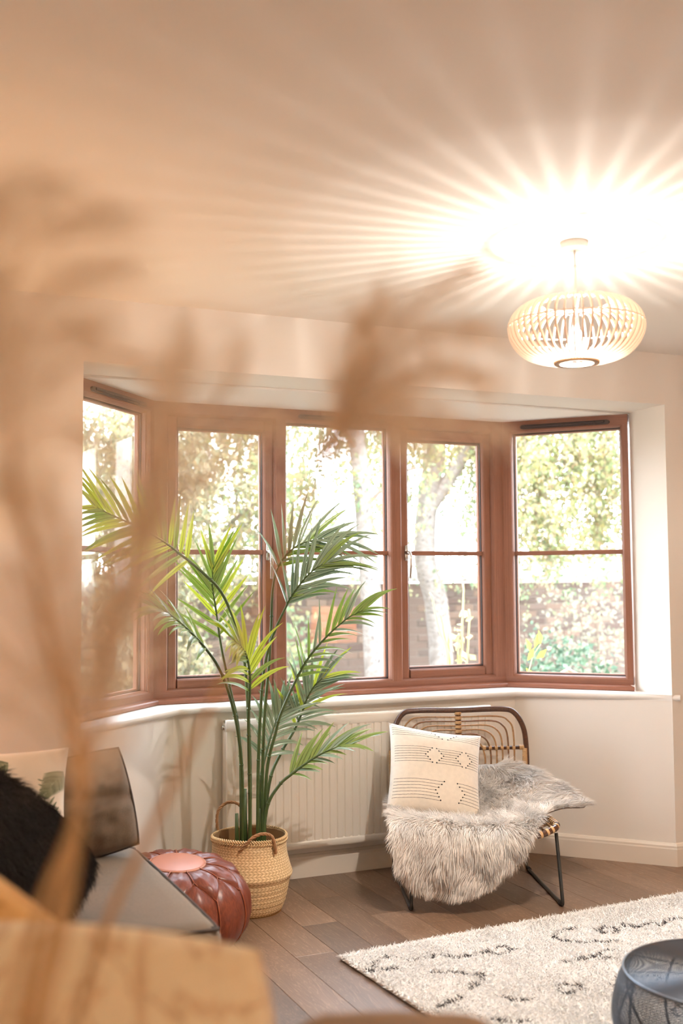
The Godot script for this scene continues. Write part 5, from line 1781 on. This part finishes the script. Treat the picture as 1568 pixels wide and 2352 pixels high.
func garden() -> void:
	rng.seed = 71
	var gy := -0.28
	var st := sb()
	box(st, Vector3(6, gy - 0.05, -15.0), Vector3(44, 0.1, 28.2), 0)
	struct("ground", "pale gravel and grass of the garden outside the window", "ground", st, mat(c8(112, 106, 88), 0.95))
	# brick garden wall: the bricks that can be picked apart, the rest of it joined
	var bm := []
	for q in [[104, 86, 76], [116, 94, 80], [94, 80, 72], [124, 104, 90], [90, 72, 64]]: bm.append(mat(c8(q[0], q[1], q[2]), 0.9))
	var wall := thing("garden_wall", "old brown brick garden wall with a pale coping behind the birches", "wall", Vector3(0, 0, -6.0))
	st = sb()
	box(st, Vector3(5.0, (1.32 + gy) / 2, -0.13), Vector3(14.0, 1.32 - gy, 0.20), 0)
	part("mortar", st, mat(c8(122, 112, 102), 0.95), wall)
	var shapes := []
	for k in 4:
		st = sb()
		box(st, Vector3.ZERO, Vector3(0.216 + 0.002 * k, 0.066, 0.10), 0.005, Basis.IDENTITY, Vector2(k, k))
		shapes.append(done(st))
	var rest := sb()
	var n := 0
	for row in 21:
		var y := gy + 0.04 + row * 0.076
		if y > 1.29: break
		var x := -2.0 + (0.1125 if row % 2 else 0.0)
		while x < 12.0:
			var seen := y > 0.55 and ((x > 2.0 and x < 4.1) or (x > 4.6 and x < 5.6) or (x > 5.9 and x < 7.4)) and n < 290
			if seen:
				var o := part("brick", shapes[rng.randi() % 4], bm[rng.randi() % 5], wall)
				o.position = Vector3(x + rng.randf_range(-0.003, 0.003), y + rng.randf_range(-0.002, 0.002), -0.075 + rng.randf_range(0, 0.010))
				o.rotation.y = rng.randf_range(-0.01, 0.01)
				n += 1
			else:
				box(rest, Vector3(x, y, -0.075), Vector3(0.216, 0.066, 0.10), 0)
			x += 0.226
	stuff(part("brickwork", rest, bm[0], wall))
	var x := -1.8
	while x < 12.0:
		st = sb()
		box(st, Vector3(x, 1.365, -0.13), Vector3(0.59, 0.07, 0.30), 0.012)
		part("coping_stone", st, mat(c8(170, 164, 156), 0.85), wall)
		x += 0.6
	# a house beyond it
	var h := thing("neighbour_house", "white rendered house with a low pitched roof far behind the garden wall", "house", Vector3(14.6, gy - 2.2, -17.0))
	st = sb()
	box(st, Vector3(0, 1.5, 0), Vector3(7.0, 3.0, 5.0), 0.01)
	part("house_wall", st, mat(c8(232, 228, 222), 0.9), h)
	st = sb()
	prism(st, PackedVector2Array([Vector2(-3.8, 2.95), Vector2(3.8, 2.95), Vector2(0, 4.6)]), Transform3D(Basis.IDENTITY, Vector3(0, 0, -2.8)), 5.6)
	part("roof", st, mat(c8(150, 130, 124), 0.85), h)
	for wx in [-2.2, 0.0, 2.2]:
		st = sb()
		box(st, Vector3(wx, 1.7, 2.52), Vector3(1.0, 1.1, 0.06), 0.01)
		var f := part("window_frame", st, M.gloss, h)
		st = sb()
		box(st, Vector3(wx, 1.7, 2.555), Vector3(0.84, 0.94, 0.02), 0)
		part("pane", st, mat(c8(90, 96, 104), 0.1), f)
	# birch bark: white with dark flecks
	var bark := pic(128, 256, func(u, v):
		var k: float = tile(u, v, 1.4, 9.0, 2.0)
		var f: float = smoothstep(0.30, 0.52, tile(u, v, 2.6, 14.0, 5.0))
		var big: float = smoothstep(0.42, 0.6, tile(u, v, 1.2, 4.0, 11.0))
		return vc(168, 160, 154).lerp(vc(116, 106, 98), clampf(0.5 + 0.6 * k, 0, 1)) * (1.0 - 0.62 * clampf(f * 0.8 + big, 0, 1)))
	var bb := mat(Color(1, 1, 1), 0.85, {"albedo_texture": bark, "uv1_scale": Vector3(1, 0.8, 1)})
	var tw := mat(c8(128, 110, 96), 0.9)
	var lm := mat(Color(1, 1, 1), 0.6, {"vertex_color_use_as_albedo": true, "backlight_enabled": true, "backlight": Color(0.9, 0.9, 0.9)})
	var yellow := [Color(0.62, 0.55, 0.22), Color(0.50, 0.52, 0.22), Color(0.66, 0.60, 0.34), Color(0.34, 0.42, 0.18), Color(0.72, 0.52, 0.30)]
	var green := [Color(0.22, 0.36, 0.18), Color(0.34, 0.46, 0.24), Color(0.44, 0.52, 0.28), Color(0.52, 0.54, 0.26)]
	var dull := [Color(0.42, 0.38, 0.22), Color(0.34, 0.32, 0.20), Color(0.56, 0.48, 0.26), Color(0.30, 0.34, 0.20), Color(0.62, 0.56, 0.34)]
	var deep := [Color(0.07, 0.14, 0.08), Color(0.10, 0.20, 0.11), Color(0.16, 0.26, 0.15), Color(0.30, 0.38, 0.26)]
	var b1 := thing("birch_tree", "slim white birch trunk seen through the middle light of the window", "tree", Vector3(3.17, gy, -4.2))
	limb(b1, "trunk", [Vector3(0.06, 0, 0), Vector3(0.02, 1.1, 0), Vector3(-0.03, 1.8, 0), Vector3(-0.10, 2.6, 0), Vector3(-0.16, 3.6, -0.1), Vector3(-0.1, 4.8, -0.2)], [0.105, 0.092, 0.085, 0.075, 0.06, 0.04], bb)
	limb(b1, "branch", [Vector3(-0.12, 2.7, 0), Vector3(-0.4, 3.0, 0.1), Vector3(-0.8, 3.1, 0.2), Vector3(-1.1, 2.9, 0.2)], [0.03, 0.02, 0.008], tw)
	limb(b1, "branch", [Vector3(-0.08, 2.2, 0), Vector3(0.2, 2.5, 0.1), Vector3(0.5, 2.6, 0.1)], [0.022, 0.015, 0.006], tw)
	curtain(b1, Vector3(-0.95, 2.2, -0.7), Vector3(0.55, 3.4, 0.5), 120, 0.3, 0.8, 38, 0.050, yellow + green, lm, tw)
	var b2 := thing("birch_tree", "forked white birch trunk with a thick limb reaching right, seen through the right casement", "tree", Vector3(4.05, gy, -4.6))
	limb(b2, "trunk", [Vector3(0.02, 0, 0), Vector3(-0.03, 1.3, 0), Vector3(-0.16, 1.8, 0), Vector3(-0.12, 2.4, 0), Vector3(-0.03, 2.85, 0), Vector3(-0.02, 3.6, -0.1), Vector3(-0.2, 4.6, -0.3)], [0.115, 0.105, 0.10, 0.095, 0.09, 0.06, 0.04], bb)
	limb(b2, "branch", [Vector3(-0.12, 2.25, 0.0), Vector3(0.08, 2.55, 0.05), Vector3(0.3, 2.85, 0.05), Vector3(0.62, 3.2, 0.0), Vector3(1.0, 3.5, 0.0)], [0.075, 0.065, 0.055, 0.04, 0.02], bb)
	limb(b2, "branch", [Vector3(-0.03, 2.8, 0), Vector3(-0.4, 3.1, 0.1), Vector3(-0.9, 3.25, 0.1)], [0.04, 0.025, 0.01], bb)
	curtain(b2, Vector3(0.05, 2.5, -0.5), Vector3(0.75, 3.4, 0.5), 60, 0.7, 1.6, 40, 0.046, green, lm, tw)
	curtain(b2, Vector3(-0.6, 3.0, -0.5), Vector3(0.6, 3.6, 0.5), 110, 0.2, 0.8, 36, 0.050, yellow, lm, tw)
	var wb := thing("weeping_birch", "weeping tree with a curtain of yellowing leaves outside the right window", "tree", Vector3(5.6, gy, -4.3))
	limb(wb, "trunk", [Vector3(0.9, 0, -0.4), Vector3(0.85, 1.8, -0.4), Vector3(0.6, 3.2, -0.3), Vector3(0.1, 4.0, 0)], [0.12, 0.1, 0.08, 0.05], bb)
	limb(wb, "branch", [Vector3(0.6, 3.2, -0.3), Vector3(0.0, 3.6, 0.1), Vector3(-0.8, 3.5, 0.3), Vector3(-1.3, 3.2, 0.3)], [0.05, 0.035, 0.012], tw)
	curtain(wb, Vector3(-1.25, 2.2, -0.4), Vector3(0.45, 3.6, 0.7), 360, 0.25, 0.75, 50, 0.054, yellow + [Color(0.70, 0.66, 0.44), Color(0.40, 0.46, 0.24)], lm, tw)
	curtain(wb, Vector3(-0.9, 1.8, -0.2), Vector3(0.4, 2.2, 0.6), 22, 0.2, 0.7, 22, 0.044, green, lm, tw)
	# bushes and trees to the left
	var t1 := thing("autumn_tree", "bare-branched tree with yellow-green leaves outside the left casement", "tree", Vector3(2.0, gy, -5.2))
	limb(t1, "trunk", [Vector3(-0.3, 0, 0), Vector3(-0.25, 1.4, 0), Vector3(-0.1, 2.3, 0), Vector3(0.1, 3.4, 0)], [0.07, 0.06, 0.045, 0.02], tw)
	limb(t1, "branch", [Vector3(-0.2, 1.6, 0), Vector3(0.2, 2.1, 0.1), Vector3(0.55, 2.4, 0.1)], [0.03, 0.02, 0.008], tw)
	limb(t1, "branch", [Vector3(-0.15, 1.9, 0), Vector3(-0.5, 2.5, 0.1), Vector3(-0.8, 2.8, 0.1)], [0.03, 0.02, 0.008], tw)
	curtain(t1, Vector3(-0.9, 1.9, -0.5), Vector3(0.75, 3.5, 0.5), 300, 0.25, 0.75, 44, 0.056, dull + yellow, lm, tw)
	var t2 := thing("hedge_tree", "dull olive shrub crowding the angled left window", "shrub", Vector3(0.7, gy, -3.9))
	limb(t2, "trunk", [Vector3(-0.1, 0, 0), Vector3(0, 1.2, 0), Vector3(0.1, 2.2, 0)], [0.05, 0.04, 0.02], tw)
	limb(t2, "branch", [Vector3(0, 1.0, 0), Vector3(0.3, 1.8, 0.1), Vector3(0.5, 2.5, 0.1)], [0.03, 0.02, 0.008], tw)
	limb(t2, "branch", [Vector3(0, 1.2, 0), Vector3(-0.3, 1.9, 0.1), Vector3(-0.4, 2.6, 0.1)], [0.03, 0.02, 0.008], tw)
	curtain(t2, Vector3(-0.9, 1.0, -0.5), Vector3(0.9, 3.0, 0.4), 380, 0.3, 0.9, 46, 0.056, dull, lm, tw)
	var fence := thing("garden_fence", "weathered brown board fence outside the left windows", "fence", Vector3(0.6, gy, -5.78))
	for k in 16:
		st = sb()
		box(st, Vector3(-1.6 + k * 0.155, 0.85, 0.004 * (k % 2)), Vector3(0.148, 1.7, 0.02), 0.003)
		part("board", st, mat(c8(128 + (k * 37) % 22, 108 + (k * 37) % 18, 92), 0.9), fence)
	for yy in [0.4, 1.4]:
		st = sb()
		box(st, Vector3(-0.43, yy, -0.035), Vector3(2.5, 0.08, 0.04), 0.003)
		part("fence_rail", st, mat(c8(120, 100, 84), 0.9), fence)
	var s1 := thing("dark_shrub", "dark green leafy shrub low outside the right window", "shrub", Vector3(4.15, gy, -3.0))
	limb(s1, "trunk", [Vector3(0, 0, 0), Vector3(0.05, 0.5, 0), Vector3(0, 0.9, 0)], [0.03, 0.025, 0.012], tw)
	bushy(s1, Vector3(0.0, 0.62, 0), Vector3(0.62, 0.58, 0.45), 2600, 0.055, deep, lm)
	var s2 := thing("pale_shrub", "pale dry shrub in front of the brick wall at the far right", "shrub", Vector3(6.1, gy, -5.1))
	limb(s2, "trunk", [Vector3(0, 0, 0), Vector3(0.05, 0.7, 0), Vector3(0, 1.3, 0)], [0.03, 0.02, 0.01], tw)
	bushy(s2, Vector3(0.0, 1.0, 0), Vector3(0.9, 0.75, 0.4), 900, 0.05, [Color(0.50, 0.46, 0.34), Color(0.40, 0.42, 0.28), Color(0.56, 0.56, 0.40)], lm)
	var s3 := thing("wall_shrub", "small green shrub growing at the foot of the wall behind the birch", "shrub", Vector3(2.55, gy, -4.9))
	limb(s3, "trunk", [Vector3(0, 0, 0), Vector3(0.0, 0.6, 0), Vector3(0.05, 1.0, 0)], [0.02, 0.015, 0.01], tw)
	bushy(s3, Vector3(0.1, 0.95, 0), Vector3(0.35, 0.5, 0.3), 420, 0.06, green, lm)
	# canes and a few leaves close to the glass
	var cp := thing("pruned_rose", "pruned pale green rose canes with a few leaves just outside the right casement", "plant", Vector3(2.46, gy, -1.55))
	var cm := mat(c8(186, 182, 132), 0.7)
	for q in [[-0.06, 1.34, -0.16, 1.54], [-0.03, 1.25, -0.10, 1.42], [0.02, 1.2, 0.06, 1.60], [0.05, 1.1, 0.10, 1.44], [0.0, 1.0, 0.02, 1.30], [-0.02, 1.05, -0.05, 1.32]]:
		limb(cp, "cane", [Vector3(q[0] * 0.6, 0, 0), Vector3(q[0], q[1] * 0.8, 0.01), Vector3((q[0] + q[2]) / 2, q[1], 0), Vector3(q[2], q[3], 0.0)], [0.010, 0.009, 0.007, 0.005], cm)
	for k in 26:
		var p := Vector3(rng.randf_range(-0.05, 0.09), rng.randf_range(1.08, 1.44), rng.randf_range(-0.04, 0.04))
		var lf := part("leaf", leaf_card(0.055, 0.034), mat([c8(214, 206, 150), c8(186, 190, 120), c8(224, 214, 180)][k % 3], 0.6, {"backlight_enabled": true, "backlight": Color(0.6, 0.6, 0.4)}), cp)
		lf.transform = leaf_at(p, rng.randf_range(0.7, 1.3), 0.2)
	var np := thing("climbing_stem", "thin stem with five yellow-green leaves at the lower left corner of the right window", "plant", Vector3(2.74, gy, -1.22))
	limb(np, "cane", [Vector3(-0.06, 0, 0.02), Vector3(-0.03, 0.9, 0.02), Vector3(0.03, 1.15, 0.0), Vector3(0.09, 1.24, 0.0)], [0.004, 0.003, 0.002], cm)
	for q in [[0.0, 1.15, 0.5], [0.02, 1.20, -0.4], [0.06, 1.16, 0.9], [0.09, 1.24, -0.2], [-0.01, 1.11, 2.6], [0.05, 1.22, 0.2]]:
		var lf := part("leaf", leaf_card(0.085, 0.042), mat(c8(196, 204, 70), 0.5, {"backlight_enabled": true, "backlight": Color(0.8, 0.8, 0.3)}), np)
		lf.transform = along(Vector3(q[0], q[1], 0.0), Vector3(sin(q[2]), cos(q[2]), 0.1), Vector3(0.2, 0.1, 1), 1.0)
	# pot rim showing above the sill
	var pot := thing("terracotta_pot", "round terracotta planter rim just above the sill outside the right window", "pot", Vector3(3.46, gy, -1.85))
	st = sb(true)
	tube(st, [Vector3(-0.13, 0.75, 0), Vector3(-0.12, 0.90, 0), Vector3(-0.07, 1.0, 0), Vector3(0, 1.03, 0), Vector3(0.07, 1.0, 0), Vector3(0.12, 0.90, 0), Vector3(0.13, 0.75, 0)], 0.012, 8)
	part("hoop_handle", st, mat(c8(186, 140, 120), 0.8), pot)
	st = sb(true)
	lathe(st, [Vector2(0, 0), Vector2(0.14, 0.0), Vector2(0.17, 0.76), Vector2(0.185, 0.77), Vector2(0.185, 0.82), Vector2(0.165, 0.82), Vector2(0.15, 0.75), Vector2(0, 0.75)], 28)
	part("planter", st, mat(c8(176, 124, 100), 0.85), pot)
